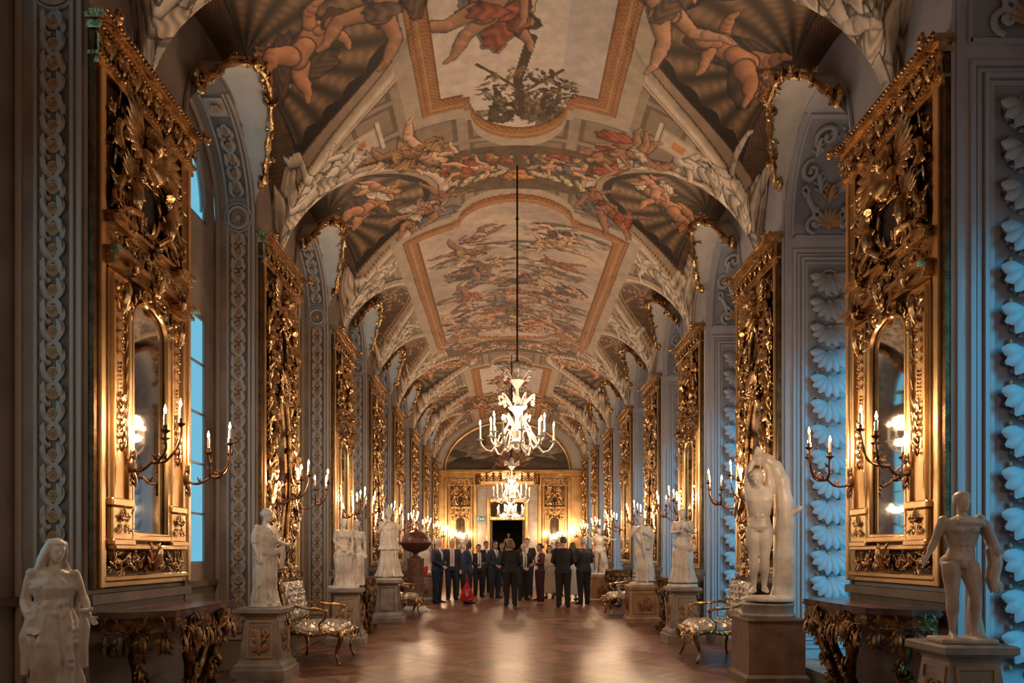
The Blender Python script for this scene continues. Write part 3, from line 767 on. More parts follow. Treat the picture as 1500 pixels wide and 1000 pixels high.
# ---- jamb ornament
def remap(mb, f): mb.v = [f(p) for p in mb.v]
tn = 6
def left_jamb(a_, b_, full):
    global tn
    c, r = (a_+b_)/2, (b_-a_)/2
    mb = MB(); u0, u1 = .075, .295; um = (u0+u1)/2
    top = SPR+r*1.45
    def strip(ua, ub, z0, z1, w, mi):      # segmented so that it can bend round the arch
        n = max(1, int((z1-z0)/.12)) if z1 > SPR else 1
        zs = [z0, SPR] + [SPR+(z1-SPR)*k/12 for k in range(1, 13)] if z1 > SPR and z0 < SPR else [z0+(z1-z0)*k/n for k in range(n+1)]
        R = [[(ua,0,z),(ua,-w,z),(ub,-w,z),(ub,0,z)] for z in zs]
        mb.rings(R, mi=mi)
    strip(u0, u1, .42, 4.98, .004, 1); strip(u0, u1, 5.40, top-.30, .004, 1)
    for u in (u0-.012, u1+.012): strip(u-.012, u+.012, .40, top, .018, 0)
    strip(.0, .03, 0, top, .014, 0); strip(.40, .44, 0, top, .02, 0)
    strip(u0, u1, .37, .42, .02, 0)
    ring(mb, um, 5.19, .115, .02, .02, 0, 20); ring(mb, um, 5.19, .155, .012, .012, 0, 20); mb.ball((um, -.02, 5.19), .04, 8, 5, mi=2)
    mb.box(um-.10, um+.10, -.03, 0, top-.26, top-.04, 0); rosette(mb, um, top-.15, .07, .03, 2)
    pitch = .139 if full else .278*.75
    z = .42+pitch*.5; k = 0
    while z < top-.33:
        if not (4.98 < z < 5.42):
            ring(mb, um, z, .036, .009, .016, 2, 10); ring(mb, um, z, .020, .007, .018, 2, 8); mb.ball((um, -.018, z), .010, 6, 4, mi=2)
            sg = 1 if k % 2 == 0 else -1
            for s in (sg, -sg):
                pts = [(um+s*(.060*math.sin(PI*t/8)**.6 + .020*math.cos(PI*t/8)*sg), -(.010+.014*(1 if s == sg else .2)*math.sin(PI*t/8)), z-pitch*.58+pitch*1.16*t/8) for t in range(9)]
                mb.tube(pts, [.012+.014*math.sin(PI*t/8) for t in range(9)], 5, mi=0, flat=.45)
                petal(mb, um+s*.045, z-pitch*.15, PI/2-s*.5, .095, .045, .014, mi=0, seg=5, n=3, bend=s*1.0)
        z += pitch; k += 1
    def f(p):
        u, w, s = p[0], -p[1], p[2]
        if s <= SPR: return (-(A+u), b_-w, s)
        ph = (s-SPR)/r; return (-(A+u), c+(r-w)*math.cos(ph), SPR+(RISE/r*r-w)*math.sin(ph)*(RISE/ max(r,.01))*r/RISE)
    remap(mb, f)
    for i in range(len(mb.f)): mb.f[i] = tuple(reversed(mb.f[i]))
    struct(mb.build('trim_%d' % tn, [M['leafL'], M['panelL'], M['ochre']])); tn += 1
def acanthus_tier(mb, x, z, s, mi, mib):
    for k, a in enumerate((-1.25, 1.25, -.85, .85, -.5, .5, -.17, .17)):
        L = s*(1.0-.13*abs(a)); an = -PI/2+a*1.0
        petal(mb, x+.12*s*math.sin(a), z, an, L*.92, s*.40, .008+.003*k, bend=(.45 if a > 0 else -.45)*abs(a), mi=mi)
        tx, tz = x+L*.62*math.cos(an), z+L*.62*math.sin(an)
        for q in (-1, 1): petal(mb, tx, tz, an+q*.8, s*.32, s*.18, .012+.003*k, mi=mi, seg=5, n=3)
        for q in (-1, 1): petal(mb, x+.12*s*math.sin(a)+L*.3*math.cos(an), z+L*.3*math.sin(an), an+q*.8, s*.28, s*.16, .012+.003*k, mi=mi, seg=5, n=3)
    for q in (-1, 0, 1): mb.ball((x+q*s*.50, -.03, z-s*(1.02 if q == 0 else .86)), (s*.06, s*.05, s*.09), 6, 5, mi=mib)
def right_jamb(a_, b_, full):
    global tn
    c, r = (a_+b_)/2, (b_-a_)/2
    mb = MB(); D = DRb-A
    def frame(u0, u1, z0, z1, w, d, mi):
        mb.box(u0, u0+w, -d, 0, z0, z1, mi); mb.box(u1-w, u1, -d, 0, z0, z1, mi); mb.box(u0+w, u1-w, -d, 0, z1-w, z1, mi); mb.box(u0+w, u1-w, -d, 0, z0, z0+w, mi)
    frame(.085, D-.03, .27, 4.84, .035, .03, 0); frame(.135, D-.08, .32, 4.79, .03, .018, 0); frame(.18, D-.125, .365, 4.745, .03, .04, 0); frame(.225, D-.17, .41, 4.70, .03, .02, 0)
    um = D/2+.025
    mb.box(.255, D-.2, -.004, 0, .44, 4.67, 1)
    z = 4.52; k = 0
    mb_ = mb
    ring(mb, um, 4.56, .07, .014, .03, 2, 16, .45)
    while z > .75:
        acanthus_tier(mb, um, z, .27, 0, 2)
        mb.ball((um, -.03, z), (.04,.03,.03), 6, 4, mi=2)
        z -= .288
    # upper scroll panel that follows the arch
    top = SPR+r*1.25
    def strip(ua, ub, z0, z1, w, mi):
        zs = [z0, SPR] + [SPR+(z1-SPR)*q/12 for q in range(1, 13)] if z0 < SPR < z1 else [z0, z1]
        mb.rings([[(ua,0,z),(ua,-w,z),(ub,-w,z),(ub,0,z)] for z in zs], mi=mi)
    strip(.10, D-.05, 5.0, top-.05, .004, 1)
    for u in (.085, D-.05): strip(u-.014, u+.014, 4.97, top, .025, 0)
    strip(.085, D-.05, 4.96, 5.0, .025, 0); mb.box(.085, D-.05, -.025, 0, top-.05, top, 0)
    for s in (-1, 1):
        scroll(mb, um+s*.25, 5.62, .11, PI/2 if s > 0 else PI/2, -s, .022, 1.3, .008, mi=0)
        scurve(mb, um+s*.22, 5.33, .40, PI/2, -s, .026, .008, 0)
        scroll(mb, um+s*.17, 5.12, .10, -PI/2, s, .024, 1.2, .008, mi=0)
        scroll(mb, um+s*.16, 5.95, .14, -PI/2, s, .024, 1.3, .008, mi=0)
        acanthus(mb, um+s*.10, 5.42, PI/2-s*.4, .20, .10, .012, 0)
        acanthus(mb, um+s*.22, 5.75, PI/2-s*.1, .20, .09, .012, 0)
    for q in range(9): a = PI*(q+.5)/9; petal(mb, um, 5.10, a, .17, .05, .02, mi=2)
    mb.ball((um, -.02, 5.10), .04, 8, 5, mi=2); acanthus(mb, um, 5.33, PI/2, .16, .12, .015, 2)
    mb.ball((um, -.03, 5.80), (.06,.04,.075), 10, 7, mi=2)
    for q in range(22): mb.ball((um+random.Random(q).uniform(-.16,.16), -.02, 5.98+random.Random(q+50).uniform(-.05,.05)), .024, 6, 4, mi=q % 2)
    strip(-.0, .03, .15, top, .012, 0)
    def f(p):
        u, w, s = p[0], -p[1], p[2]
        if s <= SPR: return ((A+u), b_-w, s)
        ph = (s-SPR)/r; return ((A+u), c+(r-w)*math.cos(ph), SPR+(RISE-w)*math.sin(ph))
    remap(mb, f)
    struct(mb.build('trim_%d' % tn, [M['leafR'], M['panelR'], M['ochre']])); tn += 1
for k, (a_, b_) in enumerate(OL[1:]): left_jamb(a_, b_, k < 4)
for k, (a_, b_) in enumerate(OR[1:]): right_jamb(a_, b_, k < 4)

# ---- dado, baseboards, arch facings
for side, N, O in ((-1, NL, OL), (1, NR, OR)):
    mb = MB(); f = side
    for k, y0 in enumerate(N):
        y1 = y0+PW+.02; xa, xb = f*A, f*(A-.035)
        mb.box(min(xa,xb), max(xa,xb), y0-.02, y1-.01, 0, .16, 0); mb.box(min(xa,f*(A-.02)), max(xa,f*(A-.02)), y0-.01, y1-.02, .16, 1.02, 0)
        mb.box(min(xa,f*(A-.07)), max(xa,f*(A-.07)), y0-.02, y1-.01, 1.0, 1.07, 0)
        for q in range(4): pass
        mb.box(min(xa,f*(A-.032)), max(xa,f*(A-.032)), y0+.15, y1-.2, .30, .36, 0); mb.box(min(xa,f*(A-.032)), max(xa,f*(A-.032)), y0+.15, y1-.2, .84, .90, 0)
    if side < 0:
        for a_, b_ in O[1:]:
            mb.box(-DLb, -DLb+.03, a_, b_, 0, .14, 0); mb.box(-DLb, -DLb+.05, a_, b_, 1.0, 1.06, 0)
    struct(mb.build('baseboard_left' if side < 0 else 'baseboard_right', M['dado'], smooth=False))
    # moulded edge of every arch and the pilaster strips above the mirrors
    mb = MB()
    for a_, b_ in O[1:]:
        c, r = (a_+b_)/2, (b_-a_)/2
        for off, th in ((.03, .022), (.085, .014)):
            pts = [(f*(A-.01), a_-off, .2 if side > 0 else .16)] + [(f*(A-.01), c-(r+off)*math.cos(PI*i/20), SPR+(RISE+off)*math.sin(PI*i/20)) for i in range(21)] + [(f*(A-.01), b_+off, .2)]
            if off < .05 : mb.tube(pts, th, 6, up=(1,0,0))
    for k, y0 in enumerate(N):
        for q in (.30, .62, .94, 1.26):
            mb.tube([(f*(A-.012), y0+q, 5.08), (f*(A-.015), y0+q, 5.0+.0)], .01, 4)
    struct(mb.build('trim_%d' % tn, M['stoneL'] if side < 0 else M['stoneR'])); tn += 1

# ---- gilded stucco brackets and pale coves above each arch
def cove(side, c, w, near):
    global tn
    f = side
    # curve of the gilt moulding: far foot, rising, corner, across, near foot
    h = w
    G = [(A-.14, c+.80*h, 5.62), (A-.24, c+.60*h, 5.90), (A-.34, c+.30*h, 6.08), (A-.42, c-.18*h, 6.17), (A-.40, c-.40*h, 6.14), (A-.24, c-.62*h, 6.02), (A-.10, c-.86*h, 5.72)]
    G = [(A-.13, c+.92*h, 5.55), (A-.20, c+.78*h, 5.74), (A-.31, c+.52*h, 5.98), (A-.42, c+.16*h, 6.14), (A-.44, c-.10*h, 6.18), (A-.40, c-.34*h, 6.14), (A-.28, c-.62*h, 5.98), (A-.14, c-.90*h, 5.62)]
    # plaster cove between arch edge and gilt curve
    mb = MB(); n = 28; R = []
    def gp(t):
        q = t*(len(G)-1); i = min(int(q), len(G)-2); e = q-i; return Vector(G[i]).lerp(Vector(G[i+1]), e)
    for i in range(n+1):
        t = i/n; a = PI*(.06+.88*t); p = Vector((A-.002, c+w*math.cos(a), SPR+RISE*math.sin(a)+.02)); q = gp(t)
        m_ = (p+q)/2+Vector((.03, 0, -.02))
        R.append([(f*p.x, p.y, p.z), (f*m_.x, m_.y, m_.z), (f*q.x, q.y, q.z), (f*(A-.0), q.y, q.z+.02)])
    mb.rings(R, closed=False, cap0=False, cap1=False); struct(mb.build('trim_%d' % tn, M['cove'])); tn += 1
    g = MB()
    pts = [gp(i/36) for i in range(37)]
    P3 = [(f*p.x, p.y, p.z) for p in pts]
    g.tube(P3, [.032+.012*math.sin(i*1.9) for i in range(37)], 7, up=(0,0,1)); 
    g.tube([(f*(p.x-.01), p.y+.02*math.sin(i*.8), p.z+.045) for i, p in enumerate(pts)], [.022+.01*math.sin(i*1.3+1) for i in range(37)], 6, up=(0,0,1))
    r = random.Random(int(c*100)+side)
    g.M = None
    for i in range(0, 37):
        p = pts[i]; sz = (.10 if near else .11)*(1.5 if i in (13, 14, 15, 18, 19, 22) else 1)
        mm = Matrix.Translation((f*p.x, p.y, p.z)) @ Matrix.Rotation(r.uniform(0, 2*PI), 4, 'Z') @ Matrix.Rotation(r.uniform(-.7,.7), 4, 'X')
        g.M = mm
        k = r.random()
        if k < .6: acanthus(g, 0, 0, r.uniform(-.6, 3.6), sz, sz*.5, .015, lobes=2, bend=r.choice([-1, 1]))
        else: scroll(g, 0, .02, sz*.55, r.uniform(0, 6), r.choice([-1, 1]), sz*.15, 1.2, .01, n=12)
    for t, s_ in ((1.0, .11), (0.0, .08)):
        p = gp(t); g.M = Matrix.Translation((f*p.x, p.y, p.z)) @ Matrix.Rotation(PI/2*f, 4, 'Z'); scroll(g, 0, 0, s_, 0, 1, .026, 1.4, .01)
    g.M = None
    struct(g.build('trim_%d' % tn, M['gold'])); tn += 1
for k in range(2, len(OL)): cove(-1, sum(OL[k])/2, (OL[k][1]-OL[k][0])/2, k < 5); cove(1, sum(OR[k])/2, (OR[k][1]-OR[k][0])/2, k < 5)
# ---------------------------------------------------------------- the great gilded mirrors
H = 3.95; W_ = PW/2
def shaped_glass(mb, prof, d, mi=None):
    n = len(prof); c = (0, -d, sum(p[1] for p in prof)/n)
    mb.add([(x, -d, z) for x, z in prof], [tuple(range(n))[::1]], mi)
def outer_frame(t):
    f = MB()
    for s in (-1, 1):
        for x0, x1, d in ((W_-.10, W_-.045, .09), (W_-.135, W_-.10, .075), (W_-.165, W_-.135, .065)):
            a, b = sorted((s*x0, s*x1)); f.box(a, b, -d, 0, 0, H-.27, bev=.008)
    for z0, z1, d in ((0, .045, .06), (.045, .085, .088)): f.box(-W_+.1, W_-.1, -d, 0, z0, z1, bev=.008)
    f.build('frame', M['goldflat'], t, angle=30)
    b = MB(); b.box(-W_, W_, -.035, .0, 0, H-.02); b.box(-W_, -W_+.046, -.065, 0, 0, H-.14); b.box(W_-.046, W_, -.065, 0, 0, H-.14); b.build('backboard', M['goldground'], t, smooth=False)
    c = MB()
    cornice(c, -W_+.03, W_-.03, H-.13, H, .10, .16, 4); cornice(c, -W_+.03, W_-.03, H-.36, H-.28, .08, .11, 3)
    c.box(-W_+.02, W_-.02, -.09, 0, H-.28, H-.13)
    beads(c, -W_-.02, W_+.02, H-.015, -.165, .017, .045); beads(c, -W_, W_, H-.125, -.13, .015, .04); beads(c, -W_, W_, H-.29, -.11, .014, .04)
    r = random.Random(3)
    for k in range(17):
        x = -W_+.06+(2*W_-.12)*k/16; 
        if k % 2 == 0: rosette(c, x, H-.205, .055, .10, n=6)
        else: acanthus(c, x, H-.25, PI/2, .12, .075, .09, lobes=2)
    for s in (-1, 1): scroll(c, s*(W_-.02), H-.03, .05, PI/2, s, .02, 1.2, .20)
    c.build('cornice', M['gold'], t)
def mirror_a(label):
    t = thing('gilded_mirror', label, 'mirror'); outer_frame(t)
    up = MB(); w0 = .045
    hole = lambda x, z: abs(x)/.17+abs(z-2.98)/.36 < 1 or (abs(x) < .16 and z > 3.12)
    fill(up, -W_+.18, W_-.18, 2.66, 3.56, 11, 150, .13, w0, hole=hole)
    putto_bust(up, 0, 3.27, 1.05, .05)
    for s in (-1, 1):   # the two eagles perched below
        up.ball((s*.27, -.10, 2.93), (.06,.06,.13), 10, 8); up.ball((s*.22, -.12, 3.09), (.035,.04,.04), 8, 6); petal(up, s*.20, 3.08, PI if s > 0 else 0, .06, .03, .11)
        for k in range(7): a = PI/2+.35-k*.22; petal(up, s*.30, 2.97, a if s > 0 else PI-a, .30-.015*k, .05, .08, bend=-s*.4)
        scroll(up, s*.42, 3.30, .13, PI if s > 0 else 0, s, .03, 1.3, .06); scurve(up, s*.46, 2.92, .42, PI/2, s, .03, .05)
        up.tube([(s*.14,-.07,2.72),(s*.22,-.11,2.80),(s*.36,-.09,2.78),(s*.50,-.07,2.70)], [.02,.03,.03,.015], 7)
    ring(up, 0, 2.98, .16, .018, .07, sz=1.6)
    up.build('upper_relief', M['gold'], t)
    sh = MB(); sh.prism([(-.15,3.12),(-.17,3.0),(-.12,2.82),(0,2.68),(.12,2.82),(.17,3.0),(.15,3.12),(.06,3.18),(-.06,3.18)], -.05, 0); sh.build('dark_shield', M['void'], t, smooth=False)
    en = MB()
    for x0, x1, dd in ((-W_+.17, -.42, .05), (-.38, -.06, .0), (.06, .38, .0), (.42, W_-.17, .05)):
        cornice(en, x0, x1, 2.56, 2.64, .07+dd, .12+dd, 3); cornice(en, x0, x1, 2.27, 2.40, .07+dd, .16+dd, 4)
    en.box(-W_+.17, W_-.17, -.06, 0, 2.40, 2.56); fill(en, -W_+.19, W_-.19, 2.41, 2.555, 5, 34, .09, .06)
    for s in (-1, 0, 1): acanthus(en, s*.40, 2.28, PI/2, .16, .10, .14); scroll(en, s*.40+.02, 2.60, .04, 0, 1, .015, 1.2, .12)
    en.build('entablature', M['gold'], t)
    pl = MB()
    for s in (-1, 1):
        xc = s*.455
        pl.box(xc-.135, xc+.135, -.075, 0, .62, 2.27, bev=.01)
        for q in (-1, 1): pl.box(xc+q*.105-.015, xc+q*.105+.015, -.10, -.07, .62, 2.24, bev=.005)
        pl.box(xc-.15, xc+.15, -.11, 0, .58, .64, bev=.01); pl.box(xc-.14, xc+.14, -.10, 0, .34, .58, bev=.01); pl.box(xc-.155, xc+.155, -.12, 0, .30, .35, bev=.01)
        q = s*.30; pl.box(min(q,q+s*.03), max(q,q+s*.03), -.09, 0, .34, 2.1, bev=.006)
    pl.build('pilaster_pair', M['goldflat'], t, angle=30)
    pr = MB()
    for s in (-1, 1):
        xc = s*.455
        acanthus(pr, xc, 1.98, PI/2, .22, .13, .08); scroll(pr, xc-.06, 2.17, .045, 0, -1, .016, 1.2, .09); scroll(pr, xc+.06, 2.17, .045, PI, 1, .016, 1.2, .09)
        for k in range(4): rosette(pr, xc, 1.93-.075*k, .034, .08, n=5)
        for k in range(9): pr.ball((xc, -.085, 1.62-.03*k), .011-.0006*k, 6, 4)
        for k in range(5): acanthus(pr, xc+.015*math.sin(k*2), .98+.085*k, PI/2+.3*math.sin(k*2.2), .10, .07, .08, lobes=2)
        fill(pr, xc-.115, xc+.115, .36, .57, 8, 12, .08, .10)
        for k in range(10): petal(pr, s*.37, .9+.12*k, PI/2, .11, .02, .08)
    fill(pr, -W_+.19, W_-.19, .09, .27, 17, 60, .11, .05)
    acanthus(pr, 0, .10, PI/2, .20, .16, .08)
    # crest of the inner frame
    n = 22
    for k in range(n+1):
        a = PI*k/n; x, z = .30*math.cos(a), 1.98+.24*math.sin(a)
        acanthus(pr, x, z, a+(.5 if k % 2 else -.5), .075, .05, .08, lobes=1)
    for s in (-1, 1): scroll(pr, s*.12, 2.20, .07, 0 if s < 0 else PI, s, .02, 1.3, .09); fill(pr, s*.38-.09, s*.38+.09, 2.05, 2.26, 31, 0, .1)
    rosette(pr, 0, 2.23, .07, .10)
    pr.build('carved_ornament', M['gold'], t)
    fi = MB()
    prof = [(-.285,.39),(.285,.39)] + [(.285*math.cos(PI*k/20), 1.97+.21*math.sin(PI*k/20)) for k in range(21)]
    pts = [(x,-.075,z) for x, z in prof+[prof[0]]]; fi.tube(pts, .020, 6); fi.box(-.32, .32, -.10, 0, .335, .385, bev=.01); fi.box(-W_+.18, W_-.18, -.12, 0, .27, .31, bev=.01)
    fi.build('inner_frame', M['goldflat'], t)
    g = MB(); shaped_glass(g, prof, .052); g.build('mirror_glass', M['mirror'], t, smooth=False)
    return t
def wavy(zc, hh, hw, seed, n=40):
    r = random.Random(seed); ph = r.uniform(0, 6); out = []
    for k in range(n):
        a = 2*PI*k/n; e = 1+.10*math.cos(4*a+ph*0)+.05*math.cos(7*a+1)
        sx = math.copysign(abs(math.cos(a))**.75, math.cos(a)); sz = math.copysign(abs(math.sin(a))**.8, math.sin(a))
        out.append((hw*sx*e, zc+hh*sz))
    return [((p[0]+-out[(n//2-k) % n][0])/2, p[1]) for k, p in enumerate(out)]
def mirror_b(label):
    t = thing('rococo_mirror', label, 'mirror'); outer_frame(t)
    g = MB(); P1 = wavy(1.30, .92, .29, 1); P2 = wavy(2.72, .34, .17, 2)
    shaped_glass(g, P1, .05); g.build('mirror_glass', M['mirror'], t, smooth=False)
    g = MB(); shaped_glass(g, P2, .05); g.build('upper_glass', M['oldmirror'], t, smooth=False)
    f = MB()
    for P, th in ((P1, .024), (P2, .02)):
        pts = [(x*1.04, -.075, z) for x, z in P]; f.tube(pts+[pts[0]], th, 7)
        n = len(P)
        for k in range(n):
            x, z = P[k]; a = math.atan2(P[(k+1) % n][1]-P[k-1][1], P[(k+1) % n][0]-P[k-1][0])-PI/2
            acanthus(f, x*1.06, z, a+(.7 if k % 2 else -.7), .13, .07, .06+.02*(k % 3), lobes=2, bend=.8 if k % 2 else -.8)
    f.build('scrolled_inner_frame', M['gold'], t)
    c = MB()
    hole = lambda x, z: (abs(x) < .30 and .38 < z < 2.22) or (abs(x) < .17 and 2.4 < z < 3.05)
    fill(c, -W_+.17, W_-.17, .09, 3.55, 23, 330, .19, .04, hole=hole)
    for s in (-1, 1):
        for z, L in ((.9, .6), (1.6, .55), (2.25, .5), (2.9, .5)): scurve(c, s*.46, z, L, PI/2+s*.1, s, .035, .06)
        for z in (.55, 1.25, 1.95, 2.6, 3.2): scroll(c, s*.40, z, .12, PI if s > 0 else 0, s, .03, 1.35, .07)
        for k in range(16): z = .4+.17*k; acanthus(c, s*(.53+.03*math.sin(k)), z, PI/2+s*(.6*math.sin(k*1.7)), .20, .11, .06)
    putto_bust(c, 0, 3.22, 1.1, .06)
    for k in range(12): a = PI*k/11; petal(c, 0, 2.30, a, .24, .07, .07)
    for k in range(5): acanthus(c, (-2+k)*.12, .22, PI/2+(2-k)*.25, .22, .12, .08)
    c.build('carved_ornament', M['gold'], t)
    return t

# ---- branched wall sconce with three candles
def sconce(label, sgn):
    t = thing('candle_sconce', label, 'sconce')
    p = MB(); p.ball((0,-.02,0), (.045,.025,.07), 10, 8); acanthus(p, 0, -.02, -PI/2, .12, .08, .01); acanthus(p, 0, .02, PI/2, .10, .07, .01); p.build('wall_plate', M['bronze'], t)
    ends = [(sgn*.02, -.38, .29), (sgn*.15, -.33, .22), (sgn*-.06, -.23, .20)]
    hub = (sgn*.07, -.20, .03)
    for k, e in enumerate(ends):
        a = MB(); n = 14; pts = []
        if k == 0:
            for i in range(6): q = i/6; pts.append((hub[0]*q+.02*math.sin(q*7), hub[1]*q, -.05*math.sin(q*PI)+hub[2]*q))
        for i in range(n+1):
            q = i/n; x = hub[0]+(e[0]-hub[0])*(q**.8); y = hub[1]+(e[1]-hub[1])*math.sin(q*PI/2); z = hub[2]+(e[2]-hub[2])*(q**1.8)-.03*math.sin(q*PI)
            pts.append((x+.012*math.sin(q*9+k), y, z))
        a.tube(pts, [.013-.005*i/len(pts)+.002*math.sin(i*2) for i in range(len(pts))], 7, up=(1,0,0))
        for i in (4, 8, 11): 
            a.M = Matrix.Translation(pts[min(i, len(pts)-1)]) @ Matrix.Rotation(k+i, 4, 'Z'); acanthus(a, 0, 0, PI/2+.6, .06, .035, 0, lobes=1)
        a.M = None
        a.lathe([(.006,-.01),(.014,0),(.034,.014),(.036,.02),(.016,.022),(.016,.05),(.018,.055),(.0,.056)], e, 12)
        ao = a.build('arm', M['bronze'], t)
        c = MB(); c.lathe([(.0105,.05),(.0105,.135),(.004,.14),(.001,.148)], e, 10); co = c.build('candle', M['wax'], ao)
    fl = MB()
    for e in ends: fl.lathe([(.001,.140),(.009,.150),(.011,.162),(.006,.180),(.001,.196)], e, 8)
    for e in ends:
        f1 = MB(); f1.lathe([(.001,.140),(.009,.150),(.0115,.163),(.006,.182),(.001,.200)], e, 8); f1.build('flame', M['flame'], t)
    return t
def glow(par_loc, power, r, name='candle_light'):
    l = bpy.data.lights.new(name, 'POINT'); l.energy = power; l.color = CANDLE; l.shadow_soft_size = r
    o = link(name, l); o.location = par_loc; return o
MA = mirror_a('x'); MBm = mirror_b('x'); SN = sconce('x', -1); SF = sconce('x', 1)
used = {}
ordw = ['nearest', 'second', 'third', 'fourth', 'fifth', 'sixth', 'seventh', 'farthest']
def place(proto, loc, rz, label, group=None, scale=None):
    if proto.name not in used:
        used[proto.name] = 1; proto.location = loc; proto.rotation_euler = (0,0,rz); proto['label'] = label
        if group: proto['group'] = group
        if scale: proto.scale = scale
        return proto
    return dup(proto, loc, rz, label, group, scale)
deco = {0: 'classical gilded mirror with winged bust relief', 1: 'rococo gilded mirror with scrolling openwork'}
for side, N in ((-1, NL), (1, NR)):
    sw = 'left' if side < 0 else 'right'
    for k in range(2, 10):
        i = k-2; yc = N[k]+PW/2-.01; x = side*(A-.005); rz = -side*PI/2
        pr = MA if i % 2 == 0 else MBm
        place(pr, (x, yc, 1.11), rz, '%s, %s on the %s wall' % (deco[i % 2], ordw[i] + (' from the camera' if i else ' to the camera'), sw), 'gilded wall mirrors')
        # local +x of the mirror is far on the left wall, near on the right wall
        for far in (0, 1):
            lx = .455*(1 if far else -1)*(1 if side < 0 else -1)
            sg = 1 if lx > 0 else -1
            wy = yc+.455*(1 if far else -1)
            place(SF if sg > 0 else SN, (side*(A-.15), wy, 1.98), rz, 'three-candle bronze sconce on the %s side of the %s mirror of the %s wall' % ('far' if far else 'near', ordw[i], sw), 'three-candle sconces on the mirrors')
            glow((side*(A-.105-.30), wy+(.07 if far else -.07), 2.34), P_SCONCE, .03)

for side in (-1, 1):      # unseen sconces added beside the camera to brighten the nearest statues
    for far in (0, 1):
        wy = NL[1]+PW/2+(.455 if far else -.455); lx = .455*(1 if far else -1)*(1 if side < 0 else -1)
        place(SF if lx > 0 else SN, (side*(A-.03), wy, 1.98), -side*PI/2, '%s unseen bronze sconce added for light on the bare pier beside the camera, %s wall' % ('farther' if far else 'nearer', 'left' if side < 0 else 'right'), 'three-candle sconces on the mirrors')
        glow((side*(A-.33), wy, 2.34), P_SCONCE*.4, .03)

# ---------------------------------------------------------------- glass chandeliers
def chandelier(label):
    t = thing('glass_chandelier', label, 'chandelier')
    c = MB()
    c.lathe([(.002,-.02),(.03,.0),(.05,.03),(.02,.06),(.06,.10),(.10,.14),(.07,.18),(.035,.21),(.05,.25),(.09,.30),(.05,.36),(.025,.42),(.03,.50),(.045,.56),(.12,.63),(.125,.645),(.03,.65),(.03,.70),(.05,.76),(.025,.82),(.02,.92),(.10,1.02),(.105,1.035),(.02,1.04),(.03,1.10),(.055,1.16),(.05,1.22),(.02,1.28),(.01,1.30)], (0,0,0), 20, wav=.06, nw=10)
    c.build('stem', M['glassw'], t)
    for k in range(12):
        a = 2*PI*k/12+.13; ca, sa = math.cos(a), math.sin(a); rr = .54 if k % 2 == 0 else .42; dz = 0 if k % 2 == 0 else .09
        prof = [(.05,.20),(.10,.30),(.17,.33),(.25,.24),(.31,.08),(.38,.0),(.46,.02),(.52,.09),(.54,.155)]
        ar = MB(); s = rr/.54
        P = []
        for i in range(len(prof)-1):
            for q in range(3): e = q/3; P.append((prof[i][0]*(1-e)+prof[i+1][0]*e, prof[i][1]*(1-e)+prof[i+1][1]*e))
        P.append(prof[-1])
        ar.tube([(ca*r_*s, sa*r_*s, z_+dz) for r_, z_ in P], [.013+.003*math.sin(i*2.2) for i in range(len(P))], 7, up=(-sa,ca,0))
        ar.lathe([(.012,-.01),(.05,.004),(.056,.014),(.02,.016),(.018,.05),(.0,.05)], (ca*rr,sa*rr,.155+dz), 12, wav=.08, nw=6)
        ao = ar.build('arm', M['glassw'], t)
        cn = MB(); cn.lathe([(.014,.04),(.013,.215),(.003,.22)], (ca*rr,sa*rr,.155+dz), 8); cn.build('candle', M['wax'], ao)
        fl = MB(); fl.lathe([(.001,.22),(.012,.235),(.014,.25),(.007,.275),(.001,.295)], (ca*rr,sa*rr,.155+dz), 8); fl.build('flame', M['flame'], t)
    for tier, (zb, n, L, up) in enumerate(((.40, 8, .17, 1), (.62, 9, .26, 1), (1.02, 6, .20, 1), (.14, 8, .16, -1))):
        lf = MB()
        for k in range(n):
            a = 2*PI*k/n+.3*tier; ca, sa = math.cos(a), math.sin(a); pts = []
            for i in range(13):
                q = i/12; r_ = .05+L*.85*math.sin(q*PI*.62)-.05*max(0, q-.7); z_ = zb+up*(L*.75*math.sin(q*PI*.8)+0) - (.10*max(0, q-.75) if tier < 3 else 0)
                pts.append((ca*r_, sa*r_, z_))
            lf.tube(pts, [.006+.009*math.sin(PI*i/12) for i in range(13)], 6, flat=.5, up=(-sa,ca,0))
            lf.ball(pts[-1], .015, 7, 5)
            if tier in (1, 2):
                for q in range(5): lf.ball((pts[-1][0]+.022*math.cos(q*1.256)*ca, pts[-1][1]+.022*math.cos(q*1.256)*sa, pts[-1][2]+.022*math.sin(q*1.256)), .013, 6, 4)
        lf.build('leaf_tier', M['glassw'], t)
    for k in range(5):
        pass
    return t
CH = chandelier('x')
zc = [2.83, 2.80, 2.60]
for i, (y, lab) in enumerate(((10.7, 'largest white glass chandelier, hanging nearest with lit candles'), (20.9, 'middle white glass chandelier hanging above the crowd'), (26.8, 'farthest white glass chandelier, hanging low in front of the doorway'))):
    o = place(CH, (0, y, zc[i]), .2*i, lab, 'white glass chandeliers')
    rod = MB(); rod.tube([(0,0,1.29),(0,0,6.98-zc[i])], .014, 6); rod.ball((0,0,1.32), .03, 8, 6); rod.ball((0,0,(1.3+6.98-zc[i])*.62), .028, 8, 6)
    ro = rod.build('suspension_rod', M['iron'], o)
    for q in range(4): a = PI/4+PI/2*q; glow((.36*math.cos(a), y+.36*math.sin(a), zc[i]+.47), P_CHAND/4, .10, 'chandelier_light')

